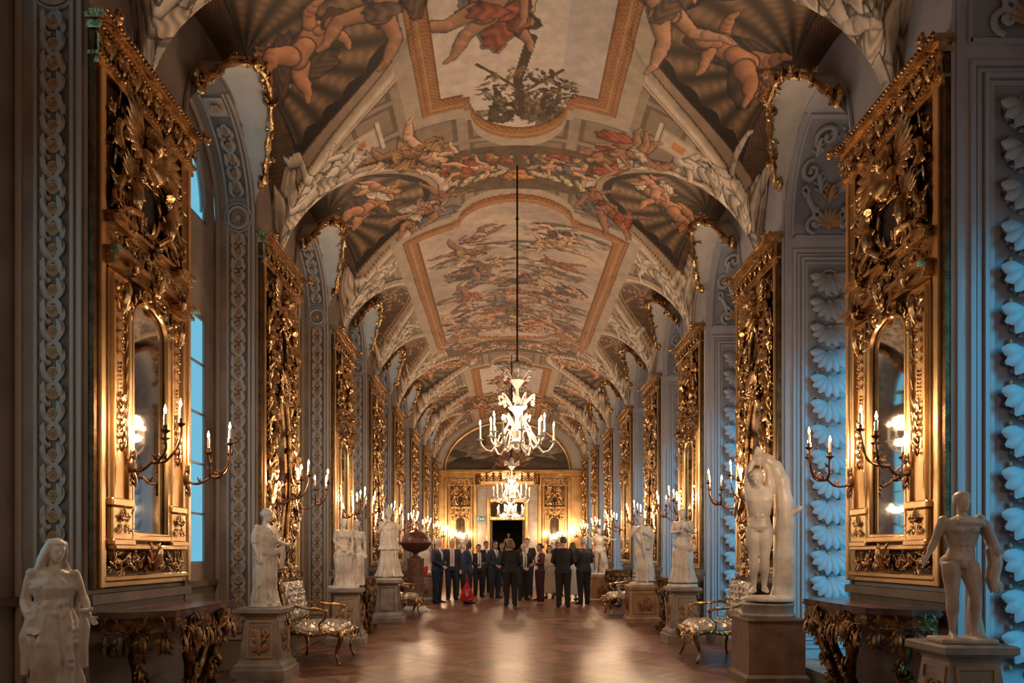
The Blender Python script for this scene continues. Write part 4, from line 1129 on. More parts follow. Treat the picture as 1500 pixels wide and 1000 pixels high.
# ---------------------------------------------------------------- end wall
DW, DH = .71, 2.72
ex = -.10
mb = MB()
mb.box(-A-.5, ex-DW, YE, YE+.12, 0, DH); mb.box(ex+DW, A+.5, YE, YE+.12, 0, DH); mb.box(-A-.5, A+.5, YE, YE+.12, DH, 7.2)
struct(mb.build('wall_end', M['goldflat'], smooth=False))
mb = MB()
for x0, x1 in ((ex-2.6, ex-2.45), (ex-1.40, ex-1.25), (ex+1.25, ex+1.40), (ex+2.45, ex+2.6)): mb.box(x0, x1, YE-.10, YE, .2, 4.45, bev=.02)
mb.box(-A, A, YE-.12, YE, 4.45, 4.60); mb.M = Matrix.Translation((0, YE, 0)); cornice(mb, -A+.1, A-.1, 4.60, 4.76, .14, .26, 4); beads(mb, -A, A, 4.585, -.14, .03, .08); mb.M = None
struct(mb.build('trim_%d' % tn, M['goldflat'], smooth=False)); tn += 1
mb = MB()   # marble door surround
mb.box(ex-1.24, ex-.84, YE-.06, YE, 0, 4.05, bev=.02); mb.box(ex+.84, ex+1.24, YE-.06, YE, 0, 4.05, bev=.02); mb.box(ex-.84, ex+.84, YE-.06, YE, 3.55, 4.05, bev=.02)
mb.box(ex-1.2, ex+1.2, YE-.09, YE-.0, 4.05, 4.1)
struct(mb.build('trim_%d' % tn, mat('cream_marble_surround', (.62,.55,.45), .3, col2=(.48,.40,.31), vscale=5), smooth=False)); tn += 1
mb = MB()
mb.box(ex-.86, ex-.72, YE-.13, YE, 0, 3.62, bev=.02); mb.box(ex+.72, ex+.86, YE-.13, YE, 0, 3.62, bev=.02); mb.box(ex-.72, ex+.72, YE-.13, YE, 3.48, 3.62, bev=.02); mb.box(ex-.72, ex+.72, YE-.13, YE, 2.72, 2.86, bev=.02)
struct(mb.build('door_1', M['goldflat'])); 
mb = MB(); mb.box(ex-.70, ex-.62, YE+.02, YE+.7, 0, DH-.02); mb.box(ex+.62, ex+.70, YE+.02, YE+.7, 0, DH-.02); struct(mb.build('door_2', M['pedbrown'], smooth=False))
# overdoor mirror
t = thing('overdoor_mirror', 'pale mirror panel set above the dark doorway', 'mirror', (ex, YE-.02, 2.86))
mb = MB(); mb.box(-.70, .70, -.02, 0, .0, .62); mb.build('mirror_glass', M['mirror'], t, smooth=False)
mb = MB(); mb.tube([(-.69,-.03,.01),(.69,-.03,.01),(.69,-.03,.61),(-.69,-.03,.61),(-.69,-.03,.01)], .02, 6); fill(mb, -.69, .69, .50, .62, 4, 14, .09, .02); mb.build('frame', M['gold'], t)
# carved pelmet
t = thing('carved_pelmet', 'carved gilded pelmet with scalloped drapery above the doorway', 'pelmet', (ex, YE-.1, 4.05))
mb = MB(); n = 40
R = []
for i in range(n+1):
    x = -1.32+2.64*i/n; e = max(0, abs(x)-1.1)/.22; y = -.42+.36*e*e; zt = .58+.05*math.cos(x*2.4)+.05*math.cos(x*12)*.5; zb = .06+.05*abs(math.sin(x*6.5))
    R.append([(x, y-.02, zb), (x, y-.03, .3), (x, y-.07, zt), (x, y+.02, zt), (x, y+.02, zb)])
mb.rings(R); mb.build('pelmet_board', M['goldflat'], t)
mb = MB()
for i in range(9):
    x = -1.12+2.24*i/8; acanthus(mb, x, .50, -PI/2, .32, .16, .46); rosette(mb, x, .52, .07, .48); 
    if i < 8: scroll(mb, x+.14, .30, .09, PI/2, 1, .02, 1.3, .46); ring(mb, x+.14, .45, .08, .016, .46)
mb.build('carved_drapery', M['gold'], t)
# tympanum
t_ = MB(); n = 40
ty = YE-.03
prof = [(2.55*math.cos(PI*k/n), 4.78+1.95*math.sin(PI*k/n)) for k in range(n+1)]
NX, NZ = 150, 90
def tymp():
    xs = np.linspace(-2.5, 2.5, NX); zs = np.linspace(0, 1, NZ); X, T = np.meshgrid(xs, zs); top = 4.80+1.88*np.sqrt(np.clip(1-(X/2.5)**2, 0, 1)); Z = 4.80+(top-4.80)*T
    global C, SS, YY, Sg, Yg, N2
    keep = (C, SS, YY, Sg, Yg, N2)
    Sg = xs; Yg = np.linspace(4.8, 6.7, 120); SS, YY = np.meshgrid(Sg, Yg); N2 = fbm(SS, YY, 9, 5, 3); n1 = fbm(SS, YY*2, 1.2, 77, 4)
    C = np.stack([.42*n1+.08, .34*n1+.07, .27*n1+.05], -1); h = (YY-4.8)/1.9
    dk = n1+.5*h < .62; C[dk] = C[dk]*.35
    blob((-.1, 5.05), 2.4, .35, 0, (.10,.07,.05), rag=.05, fold=5, line=False)
    for q in range(12): blob((random.Random(q).uniform(-2,2), 5.3+random.Random(q+9).uniform(-.2,.8)), .5, .12, .1, random.Random(q).choice([(.32,.27,.22),(.20,.15,.11),(.44,.38,.31)]), rag=.13, seed=q, fold=6, line=False)
    figure(-.25, 5.25, PI*.65, .95, skin=(.45,.24,.13), cloth=(.22,.12,.07), seed=8); figure(.45, 5.2, PI*.4, .8, skin=(.36,.20,.11), cloth=(.4,.2,.1), seed=9); figure(.1, 5.45, PI*.9, .7, skin=(.4,.22,.13), seed=19)
    out = C.copy(); yg = Yg.copy(); C, SS, YY, Sg, Yg, N2 = keep
    jj = np.clip(((Z-4.8)/1.9*119).astype(int), 0, 119); ii_ = np.arange(NX)[None, :].repeat(NZ, 0); col = out[jj, ii_]
    me = bpy.data.meshes.new('tympanum'); V = np.stack([X+ex, np.full_like(X, ty), Z], -1).reshape(-1, 3); idx = np.arange(NX*NZ).reshape(NZ, NX)
    F = np.stack([idx[:-1,:-1], idx[:-1,1:], idx[1:,1:], idx[1:,:-1]], -1).reshape(-1, 4)
    me.from_pydata(V.tolist(), [], F.tolist()); a = me.color_attributes.new('paint', 'FLOAT_COLOR', 'POINT'); a.data.foreach_set('color', np.concatenate([np.clip(col,.01,.9).reshape(-1,3), np.ones((NX*NZ,1))], 1).astype(np.float32).ravel()); me.materials.append(M['fresco']); return me
t = thing('lunette_painting', 'dark half-round wall painting above the gilded end wall', 'painting', (0, 0, 0))
link('canvas', tymp(), t)
mb = MB()
mb.tube([(ex+2.56*math.cos(PI*k/n), YE-.05, 4.76+1.98*math.sin(PI*k/n)) for k in range(n+1)], .07, 8); mb.build('frame', M['goldflat'], t)
mb = MB(); R = []
for k in range(n+1):
    a = PI*k/n; R.append([(ex+2.62*math.cos(a), YE-.02, 4.76+2.03*math.sin(a)), (A*math.cos(a), YE-.02, 4.70+2.35*math.sin(a))])
mb.rings(R, closed=False, cap0=False, cap1=False); struct(mb.build('trim_%d' % tn, M['cove'])); tn += 1
# the two end mirrors
for sgn in (-1, 1):
    o = dup(MA, (ex+sgn*1.925, YE-.03, .95), 0, 'narrow gilded mirror %s of the doorway on the end wall' % ('left' if sgn < 0 else 'right'), 'gilded wall mirrors', (.68, .8, .88))
    for q in (-1, 1):
        s = dup(SN if q < 0 else SF, (ex+sgn*1.925+q*.27, YE-.16, 1.80), 0, 'three-candle sconce on the %s side of the end-wall mirror %s of the doorway' % ('left' if q < 0 else 'right', 'left' if sgn < 0 else 'right'), 'three-candle sconces on the mirrors')
        glow((ex+sgn*1.925+q*.40, YE-.42, 2.16), P_SCONCE*.9, .05)
# room beyond the doorway, its darkness put into near-black wall colour
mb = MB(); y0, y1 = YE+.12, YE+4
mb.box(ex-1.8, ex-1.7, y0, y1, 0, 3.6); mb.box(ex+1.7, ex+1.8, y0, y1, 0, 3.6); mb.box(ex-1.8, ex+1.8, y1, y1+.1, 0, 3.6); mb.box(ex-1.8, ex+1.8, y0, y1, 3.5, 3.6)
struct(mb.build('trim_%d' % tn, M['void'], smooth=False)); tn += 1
# exit sign on its stand
t = thing('exit_sign', 'green and white exit sign on a thin stand left of the doorway', 'sign', (ex-1.07, YE-.55, 0))
mb = MB(); mb.lathe([(.13,0),(.13,.02),(.012,.03),(.012,2.62)], seg=10); mb.build('stand', M['white'], t)
mb = MB(); mb.box(-.17, .17, -.02, .02, 2.55, 2.66); mb.build('lower_plate', M['white'], t, smooth=False)
mb = MB(); mb.box(-.17, .17, -.025, .02, 2.66, 2.86); mb.build('green_plate', mat('exit_green', (.03,.22,.14), .4, emis=(.03,.3,.18), estr=.25), t, smooth=False)
cu = bpy.data.curves.new('lettering', 'FONT'); cu.body = 'Exit'; cu.size = .19; cu.align_x = 'CENTER'; cu.extrude = .002; o = bpy.data.objects.new('lettering', cu); COL.objects.link(o)
dg = bpy.context.evaluated_depsgraph_get(); me_ = bpy.data.meshes.new_from_object(o.evaluated_get(dg)); bpy.data.objects.remove(o)
me_.materials.clear(); me_.materials.append(mat('sign_white', (.9,.9,.85), .4, emis=(.9,.95,.85), estr=.6)); lo = link('lettering', me_, t); lo.location = (0, -.029, 2.70); lo.rotation_euler = (PI/2, 0, 0)
# ---------------------------------------------------------------- figures
V3 = Vector
def J0():
    return dict(pel=(0,0,.53), wai=(0,.005,.61), che=(0,.0,.72), nk=(0,.005,.825), hd=(0,-.012,.925),
        shL=(.108,0,.80), elL=(.135,.01,.63), wrL=(.135,-.03,.485), shR=(-.108,0,.80), elR=(-.135,.01,.63), wrR=(-.135,-.03,.485),
        hiL=(.055,0,.51), knL=(.058,-.015,.28), anL=(.06,.01,.045), hiR=(-.055,0,.51), knR=(-.058,-.015,.28), anR=(-.06,.01,.045), yaw=0, tilt=0, nod=0, tL=.3, tR=-.3)
def ell(c, ax, up, rx, ry, n=20, sq=1.0):
    ax = ax.normalized(); f = ax.cross(up).normalized(); return [tuple(c + ax*(rx*math.copysign(abs(math.cos(a))**sq, math.cos(a))) + f*(ry*math.copysign(abs(math.sin(a))**sq, math.sin(a)))) for a in [2*PI*i/n for i in range(n)]]
def torso(mb, J, H, g=1.0, fem=False, prof=None):
    p = {k: V3(v)*H for k, v in J.items() if hasattr(v, '__len__')}
    shax = p['shL']-p['shR']; hiax = p['hiL']-p['hiR']; up = (p['nk']-p['pel']).normalized()
    cr = p['pel']-up*.035*H
    W = prof or ([(.06,.05),(.098,.068),(.070,.050),(.086,.060),(.094,.060),(.100,.048),(.035,.033)] if fem else [(.06,.05),(.090,.064),(.077,.054),(.094,.064),(.106,.068),(.114,.050),(.038,.036)])
    C_ = [cr, p['pel'], p['wai'], p['wai'].lerp(p['che'], .6), p['che']+up*.02*H, (p['shL']+p['shR'])/2+up*.004*H, p['nk']+up*.005*H]
    R = []
    for k, (c, w) in enumerate(zip(C_, W)):
        t = min(1, max(0, (k-1)/4)); ax = hiax.normalized().lerp(shax.normalized(), t); R.append(ell(c, ax, up, w[0]*H*g, w[1]*H*g, 20, .9))
    mb.rings(R)
    if fem:
        f = shax.cross(up).normalized()
        for s in (-1, 1): mb.ball(tuple(p['che']+shax.normalized()*(s*.044*H)+f*(.052*H)+up*.008*H), .033*H*g, 10, 7)
def mlimb(mb, a, b, r, H, n=6, bulge=None, seg=10):
    a, b = V3(a)*H, V3(b)*H; pts = [a.lerp(b, i/n) for i in range(n+1)]
    mb.tube(pts, [(r[0]+(r[1]-r[0])*i/n + (bulge or 0)*math.sin(PI*min(1, i/n*1.4)))*H for i in range(n+1)], seg, up=(0.13,-1,.11))
def hand(mb, w, d, H, side, curl=.5, seg=6):
    """palm, four bent fingers of different length and a thumb"""
    w = V3(w)*H; d = V3(d).normalized(); s = d.cross(V3((0, -1, .2))); s = s.normalized() if s.length > .1 else V3((1,0,0)); nrm = s.cross(d).normalized()
    if nrm.y > 0: nrm = -nrm
    u = H
    mb.tube([w, w+d*.022*u, w+d*.048*u], [.013*u, .020*u, .019*u], 8, flat=.5, up=tuple(nrm))
    for k, l in enumerate((.032, .040, .038, .030)):
        b = w+d*.045*u+s*((k-1.5)*.0095*u); e = (d+nrm*curl*.7).normalized(); g = (d+nrm*curl*2).normalized()
        mb.tube([b, b+e*l*.5*u, b+e*l*.5*u+g*l*.5*u], [.0056*u, .005*u, .0038*u], seg)
    b = w+d*.014*u-s*(.013*u*side); e = (d*.7-s*side*.8+nrm*.3).normalized(); mb.tube([b, b+e*.02*u, b+(e+d*.6).normalized()*.040*u], [.0065*u,.006*u,.0045*u], seg)
def head(mb, J, H, fem=False, s=1.0, hair=None):
    c = V3(J['hd'])*H; R = Matrix.Rotation(J['yaw'], 3, 'Z') @ Matrix.Rotation(J['tilt'], 3, 'Y') @ Matrix.Rotation(J['nod'], 3, 'X'); u = H*s
    P = lambda x, y, z: tuple(c + R @ V3((x*u, y*u, z*u)))
    prof = [(-.062,.012,.018,-.030),(-.056,.022,.026,-.022),(-.040,.031,.037,-.010),(-.018,.038,.046,-.003),(.005,.042,.051,.002),(.028,.043,.053,.005),(.046,.036,.046,.007),(.060,.022,.030,.007),(.067,.006,.008,.007)]
    mb.rings([[P(rx*math.cos(a), oy+ry*math.sin(a), z) for a in [2*PI*i/16 for i in range(16)]] for z, rx, ry, oy in prof])
    mb.tube([P(0,-.047,.012), P(0,-.059,-.008), P(0,-.060,-.014), P(0,-.047,-.020)], [.004*u,.006*u,.008*u,.005*u], 7)
    mb.tube([P(-.026,-.040,.014), P(-.012,-.047,.018), P(0,-.045,.014), P(.012,-.047,.018), P(.026,-.040,.014)], .0055*u, 6)
    mb.tube([P(-.013,-.045,-.033), P(0,-.050,-.031), P(.013,-.045,-.033)], .0045*u, 6); mb.ball(P(0,-.040,-.052), .011*u, 7, 5)
    for q in (-1, 1):
        mb.ball(P(q*.043,.004,-.004), (.006*u,.010*u,.015*u), 7, 5); mb.ball(P(q*.018,-.040,.004), .007*u, 7, 5)
    nk = V3(J['nk'])*H; mb.tube([nk-V3((0,0,.03*H)), nk+V3((0,0,.01*H)), tuple(c+R @ V3((0,.012*u,-.035*u)))], [.036*H,.030*H,.028*H], 10)
    return P, u
def hairdo(mb, P, u, kind='short', th=.006):
    n = 18
    if kind in ('short', 'bob', 'long', 'bun', 'cap', 'beard', 'curls'):
        prof = [(-.020,.038,.040,.018),(.005,.045,.048,.012),(.030,.047,.054,.009),(.050,.040,.049,.009),(.066,.024,.032,.009),(.074,.006,.008,.009)]
        mb.rings([[P((rx+th)*math.cos(a), oy+(ry+th)*math.sin(a)*(1 if math.sin(a) > 0 or z > .03 else .62), z) for a in [2*PI*i/n for i in range(n)]] for z, rx, ry, oy in prof])
    if kind == 'bob' or kind == 'long':
        L = .07 if kind == 'bob' else .14
        for k in range(9):
            a = PI*(k+.0)/8; mb.tube([P(.042*math.cos(a), .012+.040*math.sin(a), .01), P(.052*math.cos(a), .014+.048*math.sin(a), -L*.5), P(.048*math.cos(a), .016+.046*math.sin(a), -L)], [.016*u,.019*u,.012*u], 7)
    if kind == 'bun' or kind == 'cap': mb.ball(P(0, .068, .01), .028*u, 10, 7)
    if kind == 'cap':
        mb.tube([P(.048*math.cos(a), .005+.058*math.sin(a), .030) for a in [2*PI*i/16 for i in range(17)]], .010*u, 6)
        for k in range(16): a = 2*PI*k/16; mb.ball(P(.044*math.cos(a), .004+.052*math.sin(a), .014), .014*u, 6, 4)
    if kind == 'beard' or kind == 'curls':
        for k in range(40):
            r = random.Random(k); a = r.uniform(0, 2*PI); z = r.uniform(.0, .062); q = math.sqrt(max(0, 1-(z/.075)**2)); y = .006+.054*q*math.sin(a)
            if y < -.03 and z < .03: continue
            mb.ball(P(.046*q*math.cos(a), y, z), .012*u, 6, 4)
    if kind == 'beard':
        for k in range(16): r = random.Random(k+80); mb.ball(P(r.uniform(-.028,.028), -.036+.012*r.random(), r.uniform(-.075,-.042)), .012*u, 6, 4)
def nude(mb, J, H, fem=False, g=1.0, legs=True, arms=True, hands=True, feet=True, hair=None, curl=.5):
    torso(mb, J, H, g, fem)
    P, u = head(mb, J, H, fem)
    if hair: hairdo(mb, P, u, hair, .009 if hair == 'curls' else .006)
    for s, S in ((1, 'L'), (-1, 'R')):
        if arms:
            mb.ball(tuple(V3(J['sh'+S])*H), (.036*H*g if not fem else .030*H), 10, 7)
            mlimb(mb, J['sh'+S], J['el'+S], (.030*g, .023*g) if not fem else (.026, .021), H, bulge=.004*g); mlimb(mb, J['el'+S], J['wr'+S], (.023*g, .0145), H, bulge=.005*g)
            if hands: hand(mb, J['wr'+S], V3(J.get('hd'+S, V3(J['wr'+S])-V3(J['el'+S]))), H, s, curl)
        if legs:
            mlimb(mb, J['hi'+S], J['kn'+S], (.058*g, .036*g), H, bulge=.006); mb.ball(tuple(V3(J['hi'+S])*H+V3((s*.006*H,(.028 if feet or not J.get('clothed') else .0)*H,.0))), .052*H*g, 10, 7)
            mlimb(mb, J['kn'+S], J['an'+S], (.035*g, .021), H, bulge=.008)
            if feet:
                a = V3(J['an'+S])*H; t = J.get('t'+S, 0); d = V3((math.sin(t), -math.cos(t), 0))
                mb.tube([a+V3((0,.012*H,-.022*H))-d*.018*H, a-V3((0,0,.012*H))+d*.02*H, a-V3((0,0,.028*H))+d*.065*H, a-V3((0,0,.033*H))+d*.10*H], [.022*H,.026*H,.021*H,.012*H], 8, flat=.8, up=(0,0,1))
    return P, u
def drape(mb, secs, H, n=13, amp=.10, seed=0, twist=1.5, seg=84, sharp=.7):
    """a loft with deep irregular folds; secs = (x, y, z, rx, ry)"""
    r = random.Random(seed); ph = [r.uniform(0, 6) for _ in range(4)]; R = []
    m = len(secs)-1; K = m*5
    for i in range(K+1):
        q = i/K*m; a = min(int(q), m-1); e = q-a; e = e*e*(3-2*e)*.3+e*.7; s = [secs[a][j]*(1-e)+secs[a+1][j]*e for j in range(5)]; t = i/K; ring_ = []
        for j in range(seg):
            th = 2*PI*j/seg; w = math.sin(n*th+ph[0]+twist*t*2+.8*math.sin(2*th+ph[1]+t*2)); w = math.copysign(abs(w)**sharp, w)
            w2 = math.sin((n*.55)*th+ph[2]-twist*t)
            am = amp*1.35*(.35+.65*t); k = 1+am*w*.55+am*w2*.35
            ring_.append(((s[0]+s[3]*k*math.cos(th))*H, (s[1]+s[4]*k*math.sin(th))*H, s[2]*H))
        R.append(ring_)
    mb.rings(R)
    if seg > 60:      # raised fold ridges running down the cloth
        for q in range(n):
            j0 = int(seg*(q+r.uniform(.1,.9))/n); dr = r.uniform(-4, 4); k0 = int(K*r.choice([0, 0, .15, .35])); pts = []
            for i in range(k0, K+1):
                j = int(j0+dr*math.sin(i/K*3+ph[q % 4])) % seg; pts.append(R[i][j])
            if len(pts) > 3: mb.tube(pts, [(.0115+.004*math.sin(i*.9+q))*H*(1 if 0 < i < len(pts)-1 else .4) for i in range(len(pts))], 6)
def swag(mb, p, q, sag, r, H, n=6, k=16, wid=.05, seed=0):
    """a band of parallel folds hanging between two points"""
    rr = random.Random(seed)
    for j in range(n):
        o = (j/(n-1)-.5)*wid; pts = []
        for i in range(k+1):
            t = i/k; c = V3(p).lerp(V3(q), t); pts.append(tuple(V3((c.x, c.y-(.01 if j % 2 else 0), c.z+o-sag*(1+.5*j/n)*math.sin(PI*t)))*H))
        mb.tube(pts, [r*H*(.7+.6*math.sin(PI*i/k))*rr.uniform(.9,1.1) for i in range(k+1)], 7)
def plinth(mb, r, h, z=0, n=20, sq=False):
    if sq: mb.box(-r, r, -r, r, z, z+h, bev=.01)
    else: mb.lathe([(r,z),(r*1.02,z+h*.3),(r*.97,z+h*.7),(r*.94,z+h),(0,z+h+.001)], seg=n)
def put_statue(name, label, mb, loc, rz, vox, m='marble', smooth=2):
    o = fused(name, mb, M[m], vox, smooth=smooth); o.location = loc; o.rotation_euler = (0,0,rz); tag(o, label, 'statue'); return o
def ofs(J, dz=.03, **kw):
    for k, v in kw.items(): J[k] = v
    for k, v in list(J.items()):
        if hasattr(v, '__len__') and k not in ('hdL', 'hdR'): J[k] = (v[0], v[1], v[2]+dz)
    return J

# --- near left: veiled woman
def statue_veiled():
    H = 1.0; mb = MB()
    J = ofs(J0(), .02, hd=(.012,-.02,.925), yaw=.45, tilt=.12, nod=.15, shL=(.105,-.01,.79), shR=(-.110,.0,.80), elR=(-.150,.02,.64), wrR=(-.115,-.06,.50), elL=(.150,-.01,.655), wrL=(.175,-.10,.545), hdL=(.5,-.5,-.7), hdR=(.4,-.5,-.7), pel=(-.012,0,.53))
    P, u = nude(mb, J, H, True, legs=False, hair='long')
    drape(mb, [(0,0,.815,.075,.045),(0,-.004,.76,.115,.075),(0,-.006,.735,.112,.083),(0,0,.665,.090,.064),(-.008,0,.62,.098,.070),(-.010,0,.55,.118,.085)], H, 15, .07, 3, .3)
    drape(mb, [(-.010,0,.60,.108,.078),(-.012,-.005,.53,.125,.095),(-.01,-.015,.42,.128,.108),(0,-.02,.30,.118,.105),(.012,-.02,.15,.125,.105),(.02,-.01,.04,.150,.125)], H, 11, .17, 5, 1.2)
    swag(mb, (-.125,-.03,.56), (.12,-.06,.45), .05, .020, H, 6, wid=.09, seed=1); swag(mb, (-.12,-.05,.50), (.10,-.09,.30), .05, .017, H, 5, wid=.09, seed=2)
    mb.tube([tuple(V3(p)*H) for p in ((-.125,-.04,.54),(-.14,-.05,.46),(-.13,-.04,.36),(-.14,-.03,.24))], [.022*H,.034*H,.034*H,.025*H], 9)
    mb.tube([tuple(V3(p)*H) for p in ((.14,-.05,.60),(.155,-.05,.50),(.14,-.04,.40),(.15,-.03,.26))], [.018*H,.030*H,.034*H,.025*H], 9)
    # veil falling from the crown over both shoulders
    for k in range(17):
        a = -.25+(PI+.5)*k/16; x, y = math.cos(a), math.sin(a)
        pts = [P(0,.01,.070), P(.040*x, .010+.044*y, .052), P(.055*x, .014+.056*y, .0), P(.066*x,.022+.060*y,-.06)]
        pts += [tuple(V3((.100*x*1.0, .02+.062*y, .765))*H), tuple(V3((.128*x, .025+.07*y, .69))*H), tuple(V3((.118*x, .03+.07*y, .60))*H)]
        mb.tube(pts, [.010*H,.015*H,.015*H,.016*H,.018*H,.016*H,.012*H], 7)
    mb.ball(tuple(V3((.150,-.125,.60))*H), (.035*H,.022*H,.018*H), 8, 6); mb.ball(tuple(V3((.185,-.14,.61))*H), .012*H, 6, 5)
    plinth(mb, .16, .05)
    return mb
put_statue('veiled_woman_statue', 'white marble statue of a veiled draped woman, cut by the left picture edge', statue_veiled(), (-2.80, 4.30, .42), .55, .006)
# --- second left: draped woman in profile
def statue_draped():
    H = 1.06; mb = MB()
    J = ofs(J0(), .03, yaw=.25, nod=.12, hd=(.0,-.03,.925), elR=(-.140,.0,.635), wrR=(-.130,-.05,.49), elL=(.135,-.03,.65), wrL=(.115,-.20,.62), hdL=(0,-1,-.1))
    nude(mb, J, H, True, legs=False, hair='cap', feet=False)
    drape(mb, [(0,0,.83,.080,.050),(0,0,.78,.122,.082),(0,-.01,.72,.118,.092),(0,0,.62,.108,.085),(0,0,.50,.125,.098)], H, 13, .08, 8, .3)
    drape(mb, [(0,0,.58,.115,.092),(0,0,.50,.122,.100),(0,-.005,.34,.112,.100),(0,-.005,.18,.112,.104),(0,-.01,.05,.135,.128)], H, 15, .15, 9, .3)
    for s in (-1, 1): mb.tube([tuple(V3(p)*H) for p in ((s*.11,0,.80),(s*.135,.0,.73),(s*.145,-.01,.66))], [.040*H,.042*H,.034*H], 9)
    swag(mb, (-.10,-.07,.58), (.11,-.10,.60), .03, .014, H, 5, wid=.05)
    mb.tube([tuple(V3(p)*H) for p in ((.12,-.13,.63),(.125,-.12,.52),(.12,-.10,.40))], [.02*H,.03*H,.02*H], 8)
    for s in (-1, 1): mb.tube([tuple(V3(p)*H) for p in ((s*.05,-.08,.05),(s*.06,-.16,.035))], [.028*H,.018*H], 8)
    plinth(mb, .17, .04)
    return mb
put_statue('draped_woman_statue', 'white marble draped woman in profile on the carved pedestal nearest the left armchair', statue_draped(), (-2.82, 8.15, .765), .95, .0085)
# --- third left: two women entwined
def statue_pair():
    H = 1.03; mb = MB()
    J = ofs(J0(), .03, yaw=.5, tilt=.1, elR=(-.135,-.01,.66), wrR=(-.04,-.10,.56), elL=(.13,-.03,.66), wrL=(.10,-.13,.54), pel=(-.01,0,.53), hd=(.0,-.02,.925))
    nude(mb, J, H, True, legs=False, hair='bun', feet=False)
    drape(mb, [(0,0,.56,.10,.075),(0,-.01,.50,.125,.10),(0,-.01,.36,.118,.10),(0,0,.2,.11,.10),(0,-.01,.04,.14,.125)], H, 11, .16, 12, 1.0)
    swag(mb, (-.12,-.05,.50), (.10,-.10,.55), .04, .018, H, 5, wid=.06)
    J = ofs(J0(), .0, yaw=-.3); 
    for k, v in list(J.items()):
        if hasattr(v, '__len__'): J[k] = (v[0]*.95+.20, v[1]+.10, v[2]*.98+.03)
    nude(mb, J, H, True, legs=True, hair='bun', feet=True)
    drape(mb, [(.20,.10,.50,.11,.09),(.20,.10,.36,.11,.10),(.21,.10,.2,.10,.10),(.20,.10,.04,.12,.11)], H, 11, .16, 14, .8)
    plinth(mb, .24, .04); return mb
put_statue('paired_women_statue', 'marble group of two women standing close together on a carved pedestal', statue_pair(), (-2.62, 11.15, .83), .35, .0095)
# --- fourth left: tall goddess
def statue_goddess():
    H = 1.36; mb = MB()
    J = ofs(J0(), .03, yaw=.1, nod=-.05, elR=(-.15,-.02,.68), wrR=(-.08,-.10,.80), elL=(.16,-.03,.70), wrL=(.17,-.10,.83), hdR=(.2,-.2,1), hdL=(0,-.1,1))
    P, u = nude(mb, J, H, True, legs=False, hair='cap', feet=False)
    mb.lathe([(.05*H,0),(.055*H,.02*H),(.03*H,.08*H),(.004*H,.11*H)], tuple(V3((0,0,.985))*H), 12)
    drape(mb, [(0,0,.83,.08,.05),(0,0,.78,.125,.085),(0,0,.66,.11,.082),(0,0,.50,.13,.10),(0,0,.44,.15,.115)], H, 13, .10, 21, .3)
    drape(mb, [(0,0,.50,.115,.09),(0,0,.34,.12,.105),(0,0,.16,.15,.135),(0,-.01,.05,.19,.165)], H, 14, .17, 22, .3)
    ring(mb, 0, .76*H, .03*H, .012*H, .085*H); mb.ball((0,-.09*H,.76*H), .022*H, 8, 6)
    plinth(mb, .27, .04); return mb
put_statue('robed_goddess_statue', 'tall marble robed goddess with a medallion on her breast, left of the dark stone urn', statue_goddess(), (-2.50, 14.7, .83), .35, .0115)
# --- small statue standing behind the urn and column on the left
def statue_small(seed, H, fem=True, worn=False):
    mb = MB(); r = random.Random(seed)
    J = ofs(J0(), .03, yaw=r.uniform(-.5,.5), elR=(-.16,-.03,.68), wrR=(-.13,-.12,.60), elL=(.15,-.02,.66), wrL=(.10,-.13,.62))
    nude(mb, J, H, fem, hair='bun')
    drape(mb, [(0,0,.58,.10,.08),(0,0,.45,.125,.10),(0,0,.25,.115,.10),(0,0,.04,.14,.12)], H, 11, .16, seed, .8)
    swag(mb, (-.11,-.05,.80), (.12,-.07,.56), .05, .016, H, 5, wid=.06); plinth(mb, .22, .04); return mb
put_statue('distant_woman_statue', 'marble statue half hidden behind the dark stone urn and its column', statue_small(5, 1.25), (-2.5, 21.0, .80), .4, .012)
